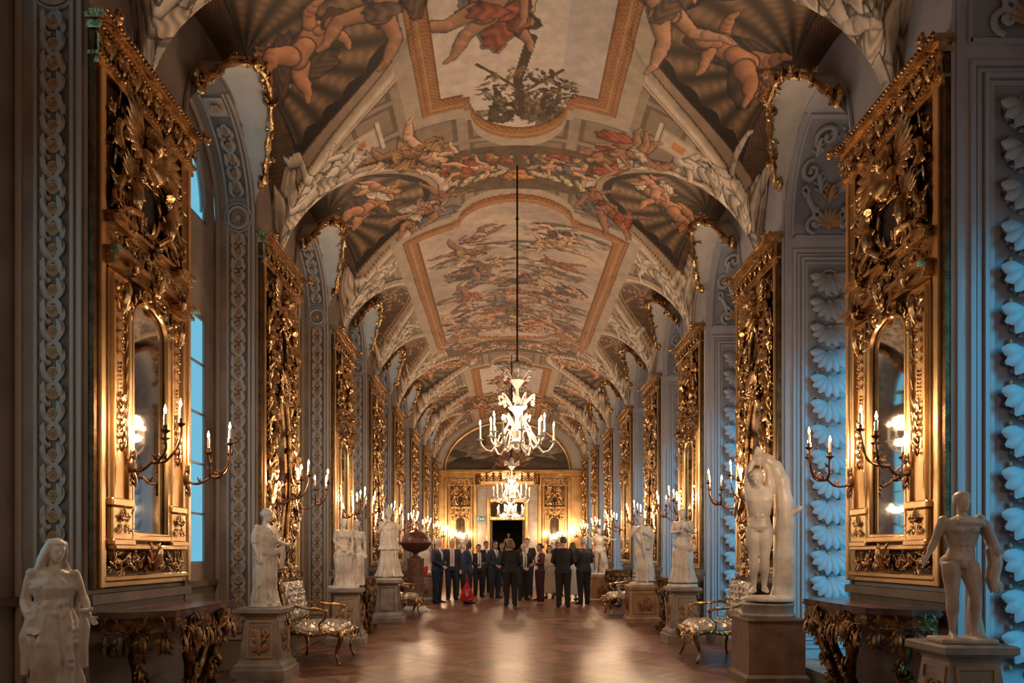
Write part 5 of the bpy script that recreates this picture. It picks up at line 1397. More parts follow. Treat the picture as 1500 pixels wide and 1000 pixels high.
# --- near right: nude youth with a skin over the arm
def statue_youth():
    H = .955; mb = MB()
    J = ofs(J0(), .03, yaw=.15, nod=.05, hd=(.0,-.015,.925), pel=(-.012,0,.53), hiR=(-.068,0,.515), hiL=(.045,0,.505), shR=(-.118,0,.795), shL=(.115,0,.805), elR=(-.170,.01,.66), wrR=(-.235,-.03,.545), hdR=(-.6,-.3,-.6),
        elL=(.165,.0,.665), wrL=(.165,-.10,.60), hdL=(.2,-.8,-.5), knR=(-.062,-.01,.28), knL=(.075,-.03,.285), anR=(-.055,.01,.04), anL=(.085,.0,.04), tL=.5, tR=-.35)
    nude(mb, J, H, False, 1.07, hair='curls')
    for s in (-1, 1):
        mb.ball((s*.045*H,-.060*H,.765*H), (.044*H,.018*H,.030*H), 10, 7)
        for k in range(3): mb.ball((s*.020*H,-.052*H,(.70-.035*k)*H), (.018*H,.012*H,.016*H), 8, 5)
    mb.ball((-.012*H,-.060*H,.525*H), (.018*H,.018*H,.026*H), 8, 6)
    # knotted skin over the shoulder and hanging from the left forearm
    swag(mb, (-.06,-.07,.82), (.12,-.05,.80), -.005, .012, H, 3, wid=.03)
    mb.tube([(.11*H,.02*H,.84*H),(.14*H,-.02*H,.80*H),(.165*H,-.04*H,.70*H),(.19*H,-.06*H,.62*H)], [.03*H,.034*H,.034*H,.036*H], 9)
    for k in range(7):
        x = .155+.012*(k % 4); y = -.09+.03*(k//2); mb.tube([(x*H,y*H,.64*H),((x+.012)*H,(y-.01)*H,.54*H),((x-.004)*H,y*H,.44*H),((x+.006)*H,(y-.01)*H,(.34+.02*(k % 3))*H)], [.022*H,.024*H,.022*H,.010*H], 7)
    mb.ball((.185*H,-.08*H,.385*H), (.032*H,.035*H,.045*H), 9, 7)
    mb.tube([(.12*H,.06*H,.03*H),(.11*H,.07*H,.2*H),(.12*H,.06*H,.42*H)], [.06*H,.045*H,.04*H], 10)   # tree stump support
    mb.box(-.17, .17, -.12, .12, 0, .035, bev=.008); return mb
put_statue('nude_youth_statue', 'weathered marble nude youth with a skin over his forearm, nearest on the right', statue_youth(), (2.79, 4.78, .775), -.12, .0065, 'marbleworn')
# --- second right: hanging figure against a tree trunk
def statue_hanging():
    H = 1.32; mb = MB()
    J = ofs(J0(), .06, hd=(-.02,-.05,.915), nod=.5, yaw=-.3, shL=(.075,0,.84), shR=(-.085,0,.835), elL=(.060,-.0,.99), wrL=(.010,.0,1.09), elR=(-.085,-.01,.985), wrR=(-.03,.0,1.10), hdL=(-.2,0,1), hdR=(.2,0,1), che=(0,-.012,.73), pel=(.005,-.01,.53), knL=(.04,-.03,.28), knR=(-.045,-.015,.28), anL=(.035,.0,.05), anR=(-.045,.01,.04), nk=(0,-.01,.85), hiL=(.05,0,.51), hiR=(-.05,0,.51))
    nude(mb, J, H, False, 1.0, hair='beard')
    for s in (-1, 1):
        mb.ball((s*.042*H,-.055*H,.80*H), (.038*H,.02*H,.03*H), 10, 7)
        for k in range(3): mb.ball((s*.019*H,-.050*H,(.745-.035*k)*H), (.017*H,.012*H,.016*H), 8, 5)
    r = random.Random(2)
    T = [(.17,.03,.0),(.185,.03,.15),(.185,.03,.35),(.19,.03,.6),(.185,.03,.80),(.16,.03,.97),(.11,.03,1.08),(.03,.02,1.145),(-.05,.02,1.13)]
    P_ = []; 
    for i in range(len(T)-1):
        for q in range(4): e = q/4; P_.append(tuple(V3(T[i]).lerp(V3(T[i+1]), e)*H))
    P_.append(tuple(V3(T[-1])*H)); n = len(P_)
    mb.tube(P_, [(.098-.055*(i/n)**.8+.004*math.sin(i*1.7))*H for i in range(n)], 14, up=(0,-1,0))
    mb.tube([tuple(V3(p)*H) for p in ((.22,.03,.68),(.30,.0,.73),(.315,.0,.75))], [.03*H,.02*H,.016*H], 8)
    mb.ball((.23*H,.0,.3*H), .035*H, 8, 6); mb.tube([(-.02*H,0,1.09*H),(.02*H,.01*H,1.13*H)], .02*H, 7)
    mb.lathe([(.0,-.0),(.25,.0),(.25,.03),(.235,.05),(0,.051)], (.09,.02,0), 24); return mb
put_statue('bound_man_statue', 'marble nude man with raised arms bound to a curving tree trunk', statue_hanging(), (2.52, 7.80, .855), -.35, .010)
def pose_half(seed, H, worn, fem=False, arms=None, dr=None, base=.22, hair='curls', rocks=False):
    mb = MB(); J = ofs(J0(), .05, **(arms or {})); nude(mb, J, H, fem, 1.0, hair=hair)
    if dr: drape(mb, dr, H, 11, .16, seed, .9)
    if rocks:
        r = random.Random(seed)
        for k in range(12): mb.ball((r.uniform(-.13,.15), r.uniform(-.05,.15), r.uniform(.03,.42)), r.uniform(.05,.10), 7, 5)
    plinth(mb, base, .05); return mb
mb = pose_half(31, 1.18, False, True, dict(elL=(.14,-.04,.67), wrL=(.03,-.12,.74), elR=(-.14,-.03,.67), wrR=(-.03,-.11,.69), yaw=.3, nod=.2, hd=(0,-.03,.92)), [(0,.02,.55,.11,.09),(0,.02,.42,.13,.11),(0,.02,.25,.12,.11),(0,.01,.06,.17,.15)], .24, 'bun')
swag(mb, (-.12,-.04,.60), (.13,-.06,.54), .04, .02, 1.18, 5, wid=.07)
put_statue('folded_arms_statue', 'marble woman with folded arms on the tall grey tapering pedestal, right side', mb, (2.60, 11.55, .83), -.25, .010)
mb = MB(); H = 1.34
J = ofs(J0(), .05, yaw=-.5, nod=.3, hd=(-.01,-.03,.92), elL=(.15,-.02,.66), wrL=(.06,-.12,.72), elR=(-.15,-.02,.68), wrR=(-.05,-.12,.78), knR=(-.05,-.02,.28))
nude(mb, J, H, False, 1.0, hair='curls')
drape(mb, [(.02,.03,.86,.09,.06),(.04,.03,.78,.12,.09),(.05,.04,.6,.12,.09),(.06,.04,.4,.10,.09),(.06,.04,.06,.14,.12)], H, 11, .16, 33, .7)
swag(mb, (-.09,-.05,.78), (.13,-.07,.58), .06, .018, H, 5, wid=.08); swag(mb, (.0,-.08,.76), (.05,-.10,.45), .0, .015, H, 4, wid=.05); plinth(mb, .25, .05)
put_statue('cloaked_man_statue', 'marble man wrapped in a long cloak on the nearer ochre block, right side', mb, (2.55, 14.75, .73), -.2, .0115)
mb = MB(); H = 1.24
J = ofs(J0(), .05, yaw=.4, elL=(.20,-.01,.76), wrL=(.31,-.04,.74), hdL=(1,-.1,-.05), elR=(-.17,-.02,.74), wrR=(-.24,-.03,.82), che=(0,-.01,.71), knL=(.09,-.05,.29), anL=(.10,.02,.04))
nude(mb, J, H, False, 1.0, hair='curls'); mb.tube([(.16*H,.05*H,0),(.15*H,.05*H,.2*H),(.13*H,.05*H,.42*H)], [.075*H,.05*H,.04*H], 10)
swag(mb, (-.10,-.04,.56), (.14,-.04,.60), .05, .018, H, 4, wid=.06); drape(mb, [(.06,.05,.56,.07,.05),(.08,.05,.4,.07,.06),(.1,.05,.08,.07,.06)], H, 7, .2, 6, .5); plinth(mb, .24, .05)
put_statue('outstretched_arm_statue', 'marble man stretching one arm sideways, beside the crowd on the right', mb, (2.45, 20.65, .765), -.15, .012)
# white statue glimpsed in the dark doorway
put_statue('doorway_statue', 'white marble statue standing in the dark room beyond the doorway', statue_small(9, 1.25), (ex+.05, YE+1.6, .95), 0, .013)
mb = MB(); mb.box(-.3,.3,-.3,.3,0,.95,bev=.02); o = mb.build('pedestal', M['pedgrey']); o.location = (ex+.05, YE+1.6, 0); tag(o, 'pedestal in the dark room beyond the doorway', 'pedestal')

# ---------------------------------------------------------------- pedestals
def sq_ring(h, z): return [(-h,-h,z),(h,-h,z),(h,h,z),(-h,h,z)]
def ped_taper(label, loc, zt, rz=0, w=.29, m='pedgrey', panel='stoneL', orn=True):
    t = thing('pedestal', label, 'pedestal', loc, rz); s = w/.29
    b = MB(); b.rings([sq_ring(w*1.0,0), sq_ring(w*1.0,.10), sq_ring(w*.92,.11), sq_ring(w*.90,.15), sq_ring(w*.80,.17), sq_ring(w*.76,.20)]); b.build('base', M[m], t, smooth=False)
    b = MB(); b.rings([sq_ring(w*.76,.20), sq_ring(w*.58,zt-.11), sq_ring(w*.62,zt-.09)]); b.build('shaft', M[m], t, smooth=False)
    b = MB(); b.rings([sq_ring(w*.62,zt-.09), sq_ring(w*.80,zt-.06), sq_ring(w*.86,zt-.05), sq_ring(w*.86,zt-.01), sq_ring(w*.82,zt)]); b.build('cap', M[m], t, smooth=False)
    for f in range(4):
        b = MB(); zc_ = (zt+.09)/2; hh = (zt-.36)/2; sl = w*.18/(zt-.31)
        b.M = Matrix.Rotation(f*PI/2, 4, 'Z') @ Matrix.Translation((0,-(w*.67+.004),zc_)) @ Matrix.Rotation(-sl*.95, 4, 'X')
        for x0, x1, z0, z1 in ((-w*.48,-w*.40,-hh,hh),(w*.40,w*.48,-hh,hh),(-w*.40,w*.40,hh-.02,hh),(-w*.40,w*.40,-hh,-hh+.02)): b.box(x0,x1,-.008,.004,z0,z1)
        if orn: acanthus(b, 0, -hh*.7, PI/2, hh*1.3, w*.4, .004); scroll(b, -w*.2, hh*.3, w*.16, 0, 1, .01, 1.2, .004); scroll(b, w*.2, hh*.3, w*.16, PI, -1, .01, 1.2, .004); scroll(b, -w*.18, -hh*.4, w*.15, 0, -1, .01, 1.2, .004); scroll(b, w*.18, -hh*.4, w*.15, PI, 1, .01, 1.2, .004)
        b.build('panel_relief', M['ochre' if orn else panel], t)
    return t
def ped_block(label, loc, zt, w=.27, m='pedochre', drum=False, rz=0):
    t = thing('pedestal', label, 'pedestal', loc, rz)
    b = MB(); b.rings([sq_ring(w*1.12,0), sq_ring(w*1.12,.08), sq_ring(w*1.02,.11)]); b.build('base', M[m], t, smooth=False)
    z1 = zt-(.16 if drum else .06)
    b = MB(); b.rings([sq_ring(w,.10), sq_ring(w,z1-.03), sq_ring(w*1.08,z1-.02), sq_ring(w*1.08,z1)]); b.build('shaft', M[m], t, smooth=False)
    b = MB()
    if drum: b.lathe([(w*.95,z1),(w*.98,z1+.03),(w*.90,z1+.05),(w*.92,zt-.04),(w*.96,zt-.02),(w*.9,zt)], seg=28); b.build('drum', M['pedgrey'], t)
    else: b.rings([sq_ring(w*1.02,z1), sq_ring(w*1.06,z1+.02), sq_ring(w*1.04,zt)]); b.build('cap', M[m], t, smooth=False)
    if not drum:
        for f in range(4):
            b = MB(); b.M = Matrix.Rotation(f*PI/2, 4, 'Z') @ Matrix.Translation((0,-w-.002,0))
            for x0, x1, z0, z1_ in ((-w*.8,-w*.72,.17,z1-.09),(w*.72,w*.8,.17,z1-.09),(-w*.72,w*.72,z1-.11,z1-.09),(-w*.72,w*.72,.17,.19)): b.box(x0,x1,-.008,.004,z0,z1_)
            acanthus(b, -.03, .24, PI/2+.2, .24, .12, .004); acanthus(b, .06, .24, PI/2-.3, .18, .10, .004); scroll(b, .05, .45, .05, 0, 1, .01)
            b.build('panel_relief', M['terra'], t)
    return t
o = MB(); o.box(-.22,.22,-.22,.22,0,.415,bev=.02); o = o.build('pedestal', M['pedgrey']); o.location = (-2.79,4.33,0); tag(o, 'low stone block under the veiled woman statue', 'pedestal')
ped_taper('pale carved tapering pedestal under the draped woman in profile', (-2.82,8.15,0), .765)
ped_taper('carved tapering pedestal under the pair of marble women', (-2.57,11.17,0), .83, .1)
ped_taper('grey tapering pedestal with dark plain panel under the robed goddess', (-2.50,14.7,0), .83, 0, .31, 'pedgrey', 'panelL', False)
ped_block('grey block under the marble statue behind the urn', (-2.5,21.0,0), .80, .27, 'pedgrey')
ped_taper('pedestal under the weathered nude youth at the right edge', (2.79,4.80,0), .775, 0, .27)
ped_block('brown square pedestal with a round grey drum under the bound man', (2.61,7.83,0), .84, .29, 'pedbrown', True)
ped_taper('tall grey tapering pedestal under the woman with folded arms', (2.60,11.55,0), .83)
ped_block('nearer ochre block pedestal carved with leaves under the cloaked man', (2.55,14.75,0), .73, .29)
ped_block('farther ochre block pedestal under the statue with the outstretched arm', (2.45,20.65,0), .76, .27)
# urn on its column
t = thing('column_pedestal', 'round speckled brown column carrying the dark stone urn', 'pedestal', (-2.27,17.2,0))
b = MB(); b.lathe([(.30,0),(.30,.06),(.27,.08),(.25,.12),(.22,.14),(0,.14)], seg=28); b.build('base', M['marble'], t)
b = MB(); b.lathe([(.195,.14),(.195,1.20),(.21,1.22),(.21,1.25),(0,1.25)], seg=28); b.build('shaft', M['colmarble'], t)
t = thing('stone_urn', 'dark porphyry urn with lid on the round brown column', 'urn', (-2.27,17.2,1.25))
b = MB(); b.lathe([(.13,0),(.13,.03),(.06,.06),(.05,.11),(.12,.145),(.22,.175),(.29,.225),(.325,.29),(.39,.35),(.39,.38),(.30,.39)], seg=32, wav=.02, nw=16); b.build('bowl', M['porphyry'], t)
b = MB(); b.lathe([(.31,.385),(.31,.43),(.29,.50),(.22,.575),(.12,.62),(.03,.62),(.045,.66),(.03,.70),(.002,.72)], seg=32, wav=.03, nw=16)
for k in range(16): a = 2*PI*k/16; b.ball((.25*math.cos(a), .25*math.sin(a), .48), .04, 6, 5)
b.build('lid', M['porphyry'], t)

# ---------------------------------------------------------------- console tables
def console(label):
    t = thing('console_table', label, 'console table')
    poly = [(-.76,0),(-.76,-.22),(-.58,-.47),(.58,-.47),(.76,-.22),(.76,0)]; sh = lambda k: [(x*k, y*k) for x, y in poly]
    b = MB(); b.slab(sh(1.0), .905, .925); b.slab(sh(.985), .925, .95); b.slab(sh(.97), .89, .905); b.build('marble_top', M['darktop'], t, smooth=False)
    b = MB(); b.slab(sh(.93), .80, .89)
    for (x0,y0),(x1,y1) in zip(sh(.94)[:-1], sh(.94)[1:]):
        L = math.hypot(x1-x0, y1-y0); ang = math.atan2(y1-y0, x1-x0); b.M = Matrix.Translation(((x0+x1)/2,(y0+y1)/2,0)) @ Matrix.Rotation(ang, 4, 'Z')
        fill(b, -L/2, L/2, .70, .89, 7, max(6, int(L*34)), .12, .01)
        for k in range(max(2, int(L/.14))): acanthus(b, -L/2+L*(k+.5)/max(2,int(L/.14)), .78, -PI/2, .14, .09, .01)
    b.M = None; b.build('carved_apron', M['darkgold'], t)
    for sx, ax in ((-1, .60), (1, .60), (-1, .25), (1, .25)):
        b = MB(); outer = ax > .4; yb = -.20 if outer else -.42
        pts = [(sx*ax, yb, .86), (sx*(ax+.04), yb-.02, .74), (sx*(ax+.02), yb-.0, .60), (sx*(ax-.08), yb+.03, .42), (sx*(ax-.15), yb+.04, .27), (sx*(ax-.14), yb+.02, .14), (sx*(ax-.08), yb-.02, .05), (sx*(ax-.02), yb-.05, .03)]
        P_ = []
        for i in range(len(pts)-1):
            for q in range(3): P_.append(tuple(V3(pts[i]).lerp(V3(pts[i+1]), q/3)))
        P_.append(pts[-1]); b.tube(P_, [(.055-.030*(i/len(P_))+.006*math.sin(i*1.5)) for i in range(len(P_))], 9)
        r = random.Random(int(ax*10)+sx)
        for i, p in enumerate(P_):
            b.M = Matrix.Translation(p) @ Matrix.Rotation(r.uniform(-1.5,1.5), 4, 'Z'); acanthus(b, 0, 0, r.choice([-1.9,-1.2,1.2,1.9,.3,2.8]), .085, .06, .02, lobes=2)
            if i % 4 == 0: scroll(b, .0, .0, .06, r.uniform(0,6), sx, .014, 1.2, .03)
        b.M = Matrix.Translation(P_[3]); b.ball((0,-.04,0), (.05,.05,.075), 9, 7); b.M = None
        b.build('leg', M['darkgold'], t)
    b = MB(); b.tube([(-.48,-.17,.20),(-.25,-.26,.26),(0,-.30,.22),(.25,-.26,.26),(.48,-.17,.20)], .03, 8); b.M = Matrix.Translation((0,-.28,.0))
    for k in range(9): acanthus(b, 0, .22, PI*k/8, .20, .11, .02)
    b.ball((0,-.03,.28), (.07,.06,.09), 10, 8); b.M = None
    b.build('stretcher', M['darkgold'], t)
    return t
CT = console('x')
for side, N in ((-1, NL), (1, NR)):
    for k, i in ((2, 'nearest'), (4, 'middle'), (6, 'farthest')):
        place(CT, (side*(A-.075), N[k]+PW/2, 0), -side*PI/2, '%s dark carved console table with marble top on the %s side' % (i, 'left' if side < 0 else 'right'), 'carved console tables under the mirrors')

# ---------------------------------------------------------------- silver armchairs
def tufted(mb, W, D, th, nx=36, ny=30, rows=5, org=(0,0,0), Mx=None):
    def pt(u, v, top):
        x, y = (u-.5)*W, (v-.5)*D; e = (1-abs(2*u-1)**5)*(1-abs(2*v-1)**5); e = max(0, e)**.5
        if not top: return (x*.97, y*.97, 0)
        q = abs(math.sin(PI*(u*rows+v*rows*D/W)))*abs(math.sin(PI*(u*rows-v*rows*D/W)))
        w = .008*math.sin(u*47+v*31)*math.sin(v*53)
        return (x*(.97+.03*e), y*(.97+.03*e), th*(.25+.55*e)+ .55*th*q**.5*e + w*e)
    v = [pt(i/nx, j/ny, True) for j in range(ny+1) for i in range(nx+1)]; b0 = len(v)
    v += [pt(i/nx, j/ny, False) for j in range(ny+1) for i in range(nx+1)]
    f = []; n = nx+1
    for j in range(ny):
        for i in range(nx):
            a = j*n+i; f.append((a, a+1, a+1+n, a+n)); f.append((b0+a, b0+a+n, b0+a+1+n, b0+a+1))
    for i in range(nx): f.append((i, b0+i, b0+i+1, i+1)); a = ny*n+i; f.append((a, a+1, b0+a+1, b0+a))
    for j in range(ny): a = j*n; f.append((a, a+n, b0+a+n, b0+a)); a = j*n+nx; f.append((a, b0+a, b0+a+n, a+n))
    old = mb.M; mb.M = (Mx or Matrix.Identity(4)); mb.add(v, f); mb.M = old
def armchair(label):
    t = thing('armchair', label, 'armchair')
    W, D = .98, .66
    b = MB(); tufted(b, W-.08, D-.04, .085, Mx=Matrix.Translation((0,0,.40))); b.build('seat', M['silk'], t)
    b = MB(); TB = Matrix.Translation((0, D/2-.02, .50)) @ Matrix.Rotation(-.20, 4, 'X')
    tufted(b, W-.16, .50, .07, Mx=TB @ Matrix.Translation((0,-.0,.27)) @ Matrix.Rotation(PI/2, 4, 'X')); b.build('backrest', M['silk'], t)
    b = MB(); b.M = TB
    hw = (W-.10)/2; n = 30; pts = []
    for i in range(n+1):
        a = -PI*.5+2*PI*i/n; x = hw*math.copysign(abs(math.cos(a))**.45, math.cos(a)); z = .27+.29*math.copysign(abs(math.sin(a))**.45, math.sin(a)) + (.05*math.cos(x/hw*PI/2) if math.sin(a) > 0 else 0); pts.append((x, 0, z))
    b.tube(pts, [.022+.006*math.sin(i*1.9) for i in range(n+1)], 8)
    for i, p in enumerate(pts): acanthus(b, p[0], p[2], math.atan2(p[2]-.27, p[0])+(.9 if i % 2 else -.9), .08, .05, .01, lobes=1)
    rosette(b, 0, .63, .07, .02); acanthus(b, .0, .60, PI/2, .13, .10, .02); scroll(b, -.12, .60, .06, 0, 1, .016); scroll(b, .12, .60, .06, PI, -1, .016)
    for s in (-1, 1): b.tube([(s*(hw-.06),.01,-.02),(s*(hw-.05),.01,-.12)], .025, 8)
    b.M = None; b.build('back_frame', M['gold'], t)
    b = MB(); hw = W/2-.03; hd = D/2
    for p, q in (((-hw,-hd),(hw,-hd)), ((hw,-hd),(hw-.03,hd)), ((hw-.03,hd),(-hw+.03,hd)), ((-hw+.03,hd),(-hw,-hd))):
        P_ = [(p[0]+(q[0]-p[0])*i/16, p[1]+(q[1]-p[1])*i/16, .385-.03*math.cos(i/16*4*PI)*.5) for i in range(17)]; b.tube(P_, .030, 8)
    b.M = Matrix.Translation((0,-hd-.01,0)); acanthus(b, 0, .36, -PI/2, .09, .10, .02)
    for k in range(7): scroll(b, -.36+.12*k, .37, .035, 0 if k % 2 else PI, 1, .010, 1.2, .02)
    b.M = None; b.build('seat_frame', M['gold'], t)
    for sx in (-1, 1):
        for sy in (-1, 1):
            b = MB(); x, y = sx*(hw-.02), sy*(hd-.02); P_ = []
            for i in range(13):
                q = i/12; o_ = .055*math.sin(q*PI*1.9+.5)*(1 if sy < 0 else .5); P_.append((x+sx*o_*.6, y+sy*o_*.6, .40*(1-q)+.018*q))
            b.tube(P_, [.042-.028*(i/12)**.7+(.010 if i == 12 else 0) for i in range(13)], 8); b.ball((P_[-1][0],P_[-1][1],.018), (.026,.026,.018), 8, 5)
            b.M = Matrix.Translation((P_[2][0], P_[2][1], 0)) @ Matrix.Rotation(0 if sy < 0 else PI, 4, 'Z'); acanthus(b, 0, .36, -PI/2, .14, .06, .03, lobes=2); b.M = None
            b.build('leg', M['gold'], t)
        b = MB(); P_ = [(sx*(hw-.05),D/2-.0,.70),(sx*(hw-.0),D/2-.12,.715),(sx*(hw+.02),.05,.69),(sx*(hw+.03),-.10,.68),(sx*(hw+.02),-.17,.65),(sx*(hw),-.16,.58),(sx*(hw-.01),-.08,.50),(sx*(hw-.01),-.10,.41)]
        Q = []
        for i in range(len(P_)-1):
            for q in range(3): Q.append(tuple(V3(P_[i]).lerp(V3(P_[i+1]), q/3)))
        Q.append(P_[-1]); b.tube(Q, [.019+.004*math.sin(i) for i in range(len(Q))], 8); b.ball((sx*(hw+.02),-.17,.655), .032, 8, 6); b.build('armrest', M['gold'], t)
    return t
AC = armchair('x')
for side, y, i in ((-1, 9.36, 'nearer'), (1, 9.50, 'nearer'), (-1, 16.0, 'farther'), (1, 16.4, 'farther')):
    place(AC, (side*(2.50 if y < 10 else 2.40), y, 0), -side*PI/2, '%s gilded armchair with tufted silver upholstery on the %s side' % (i, 'left' if side < 0 else 'right'), 'gilded silver armchairs')

# ---------------------------------------------------------------- the guests
skinm = {k: mat('skin_'+k, c, .5, var=.08) for k, c in dict(fair=(.62,.36,.25), tan=(.42,.23,.15), dark=(.13,.06,.04), pale=(.68,.44,.33)).items()}
hairm = {k: mat('hair_'+k, c, .6, bump=.3, bscale=60) for k, c in dict(grey=(.42,.39,.36), white=(.62,.59,.55), black=(.02,.014,.012), brown=(.09,.045,.025), red=(.22,.10,.05), blond=(.40,.28,.17)).items()}
clm = {k: mat('cloth_'+k, c, .75, var=.1, vscale=12) for k, c in dict(navy=(.012,.022,.05), blue=(.015,.045,.10), black=(.010,.009,.010), charcoal=(.022,.02,.024), maroon=(.07,.014,.022), white=(.72,.70,.68), beige=(.50,.40,.28), cream=(.60,.52,.42), sky=(.10,.32,.60), pink=(.55,.22,.22), darktie=(.03,.02,.03), red=(.62,.015,.03), shoe=(.008,.007,.007), shirtblue=(.45,.55,.66), grey=(.12,.12,.13)).items()}
def person(label, x, y, rz, H=1.75, suit='navy', trou=None, skin='fair', hair='grey', hk='short', shirt='white', tie=None, arms='side', fem=False, skirt=False, yaw=0, glasses=False, g=1.0, openj=False, group=None):
    t = thing('person', label, 'person', (x, y, 0), rz, group)
    J = J0(); J['yaw'] = yaw; J['clothed'] = 1
    if fem: J['shL'] = (.096,0,.80); J['shR'] = (-.096,0,.80); J['elL'] = (.12,.01,.64); J['elR'] = (-.12,.01,.64)
    if arms == 'clasp': J.update(elL=(.150,-.01,.645), wrL=(.040,-.115,.555), elR=(-.150,-.01,.645), wrR=(-.035,-.115,.565), hdL=(-.8,-.3,-.3), hdR=(.8,-.3,-.3))
    if arms == 'hold': J.update(elL=(.140,-.02,.65), wrL=(.060,-.135,.63), elR=(-.145,-.01,.645), wrR=(-.060,-.13,.60), hdL=(-.6,-.6,.1), hdR=(.5,-.6,.1))
    if arms == 'back': J.update(elL=(.150,.045,.645), wrL=(.04,.095,.54), elR=(-.150,.045,.645), wrR=(-.04,.095,.55), hdL=(-.8,.2,-.3), hdR=(.8,.2,-.3))
    if arms == 'bag': J.update(wrR=(-.140,-.02,.485), hdR=(0,-.05,-1), elL=(.145,-.01,.645), wrL=(.06,-.12,.60), hdL=(-.5,-.6,.1))
    b = MB(); P, u = nude(b, J, H, fem, .92*g, hair=None, feet=False, curl=.6); o = fused('body', b, skinm[skin], .011, t, 1)
    b = MB(); hairdo(b, P, u, hk, .004); fo = fused('hair', b, hairm[hair], .010, t, 1)
    b = MB()
    for q in (-1, 1): b.ball(P(q*.018,-.0455,.006), (.0055*u,.003*u,.0035*u), 6, 4); b.tube([P(q*.009,-.050,.018), P(q*.019,-.048,.021), P(q*.028,-.041,.017)], .0022*u, 4)
    b.build('eyes', hairm['black'], t)
    if glasses:
        b = MB()
        for q in (-1, 1):
            b.tube([P(q*.018+.014*math.cos(a), -.054, .005+.011*math.sin(a)) for a in [2*PI*i/10 for i in range(11)]], .0016*u, 4); b.tube([P(q*.032,-.052,.008), P(q*.046,-.01,.006)], .0016*u, 4)
        b.build('glasses', M['iron'], t)
    # trousers or long skirt
    b = MB(); tm = clm[trou or suit]
    if skirt: drape(b, [(0,0,.60,.082,.062),(0,0,.53,.105,.078),(0,0,.35,.105,.082),(0,0,.10,.115,.09)], H, 9, .07, 3, .2); 
    else:
        for S in 'LR':
            b.tube([tuple(V3(J['hi'+S])*H+V3((0,0,.03*H))), tuple(V3(J['hi'+S])*H), tuple(V3(J['kn'+S])*H+V3((0,.008*H,0))), tuple(V3(J['an'+S])*H+V3((0,0,.03*H))), tuple(V3(J['an'+S])*H-V3((0,0,.022*H)))], [.06*H*g,.066*H*g,.048*H,.038*H,.040*H], 12, up=(0.1,-1,0))
        torso(b, J, H, 1.04*g, prof=[(.085,.062),(.092,.066),(.085,.062),(.08,.05),(.07,.05),(.06,.04),(.03,.03)])
    fused('trousers' if not skirt else 'long_skirt', b, tm, .013, t, 1)
    # jacket with sleeves
    b = MB(); ax = .088 if fem else .10; hem = .47 if not fem else .49
    prof = [(0,0,hem,ax*1.10*g,.078*g),(0,0,.53,ax*1.08*g,.078*g),(0,.002,.61,(.080 if fem else .094)*g,.068*g),(0,.0,.70,(.098 if fem else .108)*g,.076*g),(0,0,.765,(.105 if fem else .120)*g,.072*g),(0,.002,.808,(.085 if fem else .100),.052),(0,.004,.832,.046,.040)]
    drape(b, prof, H, 5, .025, 4, .2, 40)
    for S, s in (('L',1), ('R',-1)):
        e_ = V3(J['el'+S]); w_ = V3(J['wr'+S]); w2 = w_.lerp(e_, .08); sh = V3(J['sh'+S])
        b.ball(tuple(sh*H+V3((-s*.004*H,0,-.006*H))), .040*H*g, 10, 7); b.tube([tuple(sh*H), tuple(sh.lerp(e_, .5)*H), tuple(e_*H), tuple(e_.lerp(w2, .5)*H), tuple(w2*H)], [.040*H*g,.036*H*g,.031*H*g,.028*H,.025*H], 10, up=(.1,-1,.1))
    fused('jacket' if not skirt else 'blouse', b, clm[suit], .012, t, 2)
    for nm, col, wt, wb, zb, off in (('shirt', shirt, .034, .016 if not openj else .036, .66 if not openj else .55, .0), ('tie', tie, .010, .013, .67 if not openj else .56, .006)):
        if col is None: continue
        b = MB(); R = []
        for i in range(9):
            q = i/8; z = .838-(.838-zb)*q; w = (wt*(1-q)+wb*q*(1 if openj else (1-q)*1.0+.1)) if nm == 'shirt' else (wt*(.6+.5*q) if q < .92 else .003)
            yy = -np.interp(z, [.53,.61,.70,.765,.808,.84], [.080*g,.070*g,.080*g,.074*g,.056,.042])-.002-off
            R.append([(-w*H, (yy+.006)*H, z*H), (-w*.5*H, yy*H, z*H), (w*.5*H, yy*H, z*H), (w*H, (yy+.006)*H, z*H), (w*H, (yy+.022)*H, z*H), (-w*H, (yy+.022)*H, z*H)])
        b.rings(R); b.build(nm, clm[col], t)
    for S, s in (('L', 1), ('R', -1)):
        b = MB(); a = V3(J['an'+S])*H; d = V3((math.sin(J['t'+S]), -math.cos(J['t'+S]), 0))
        b.tube([a+V3((0,.015*H,-.024*H))-d*.02*H, a-V3((0,0,.016*H))+d*.02*H, a-V3((0,0,.028*H))+d*.07*H, a-V3((0,0,.033*H))+d*.115*H], [.020*H,.026*H,.019*H,.010*H], 9, flat=.85, up=(0,0,1)); b.box(a.x-.02*H, a.x+.02*H, a.y-.01*H, a.y+.03*H, .002, .02*H, bev=.004)
        b.build('shoe', clm['shoe'], t)
    return t
def at(px, py, z=0):
    """point of the floor seen at this place of the photograph"""
    d = (1.35-z)*1080/(py-811); return -.165+(px-741)*d/1080, d
def at_d(px, d): return -.165+(px-741)*d/1080, d
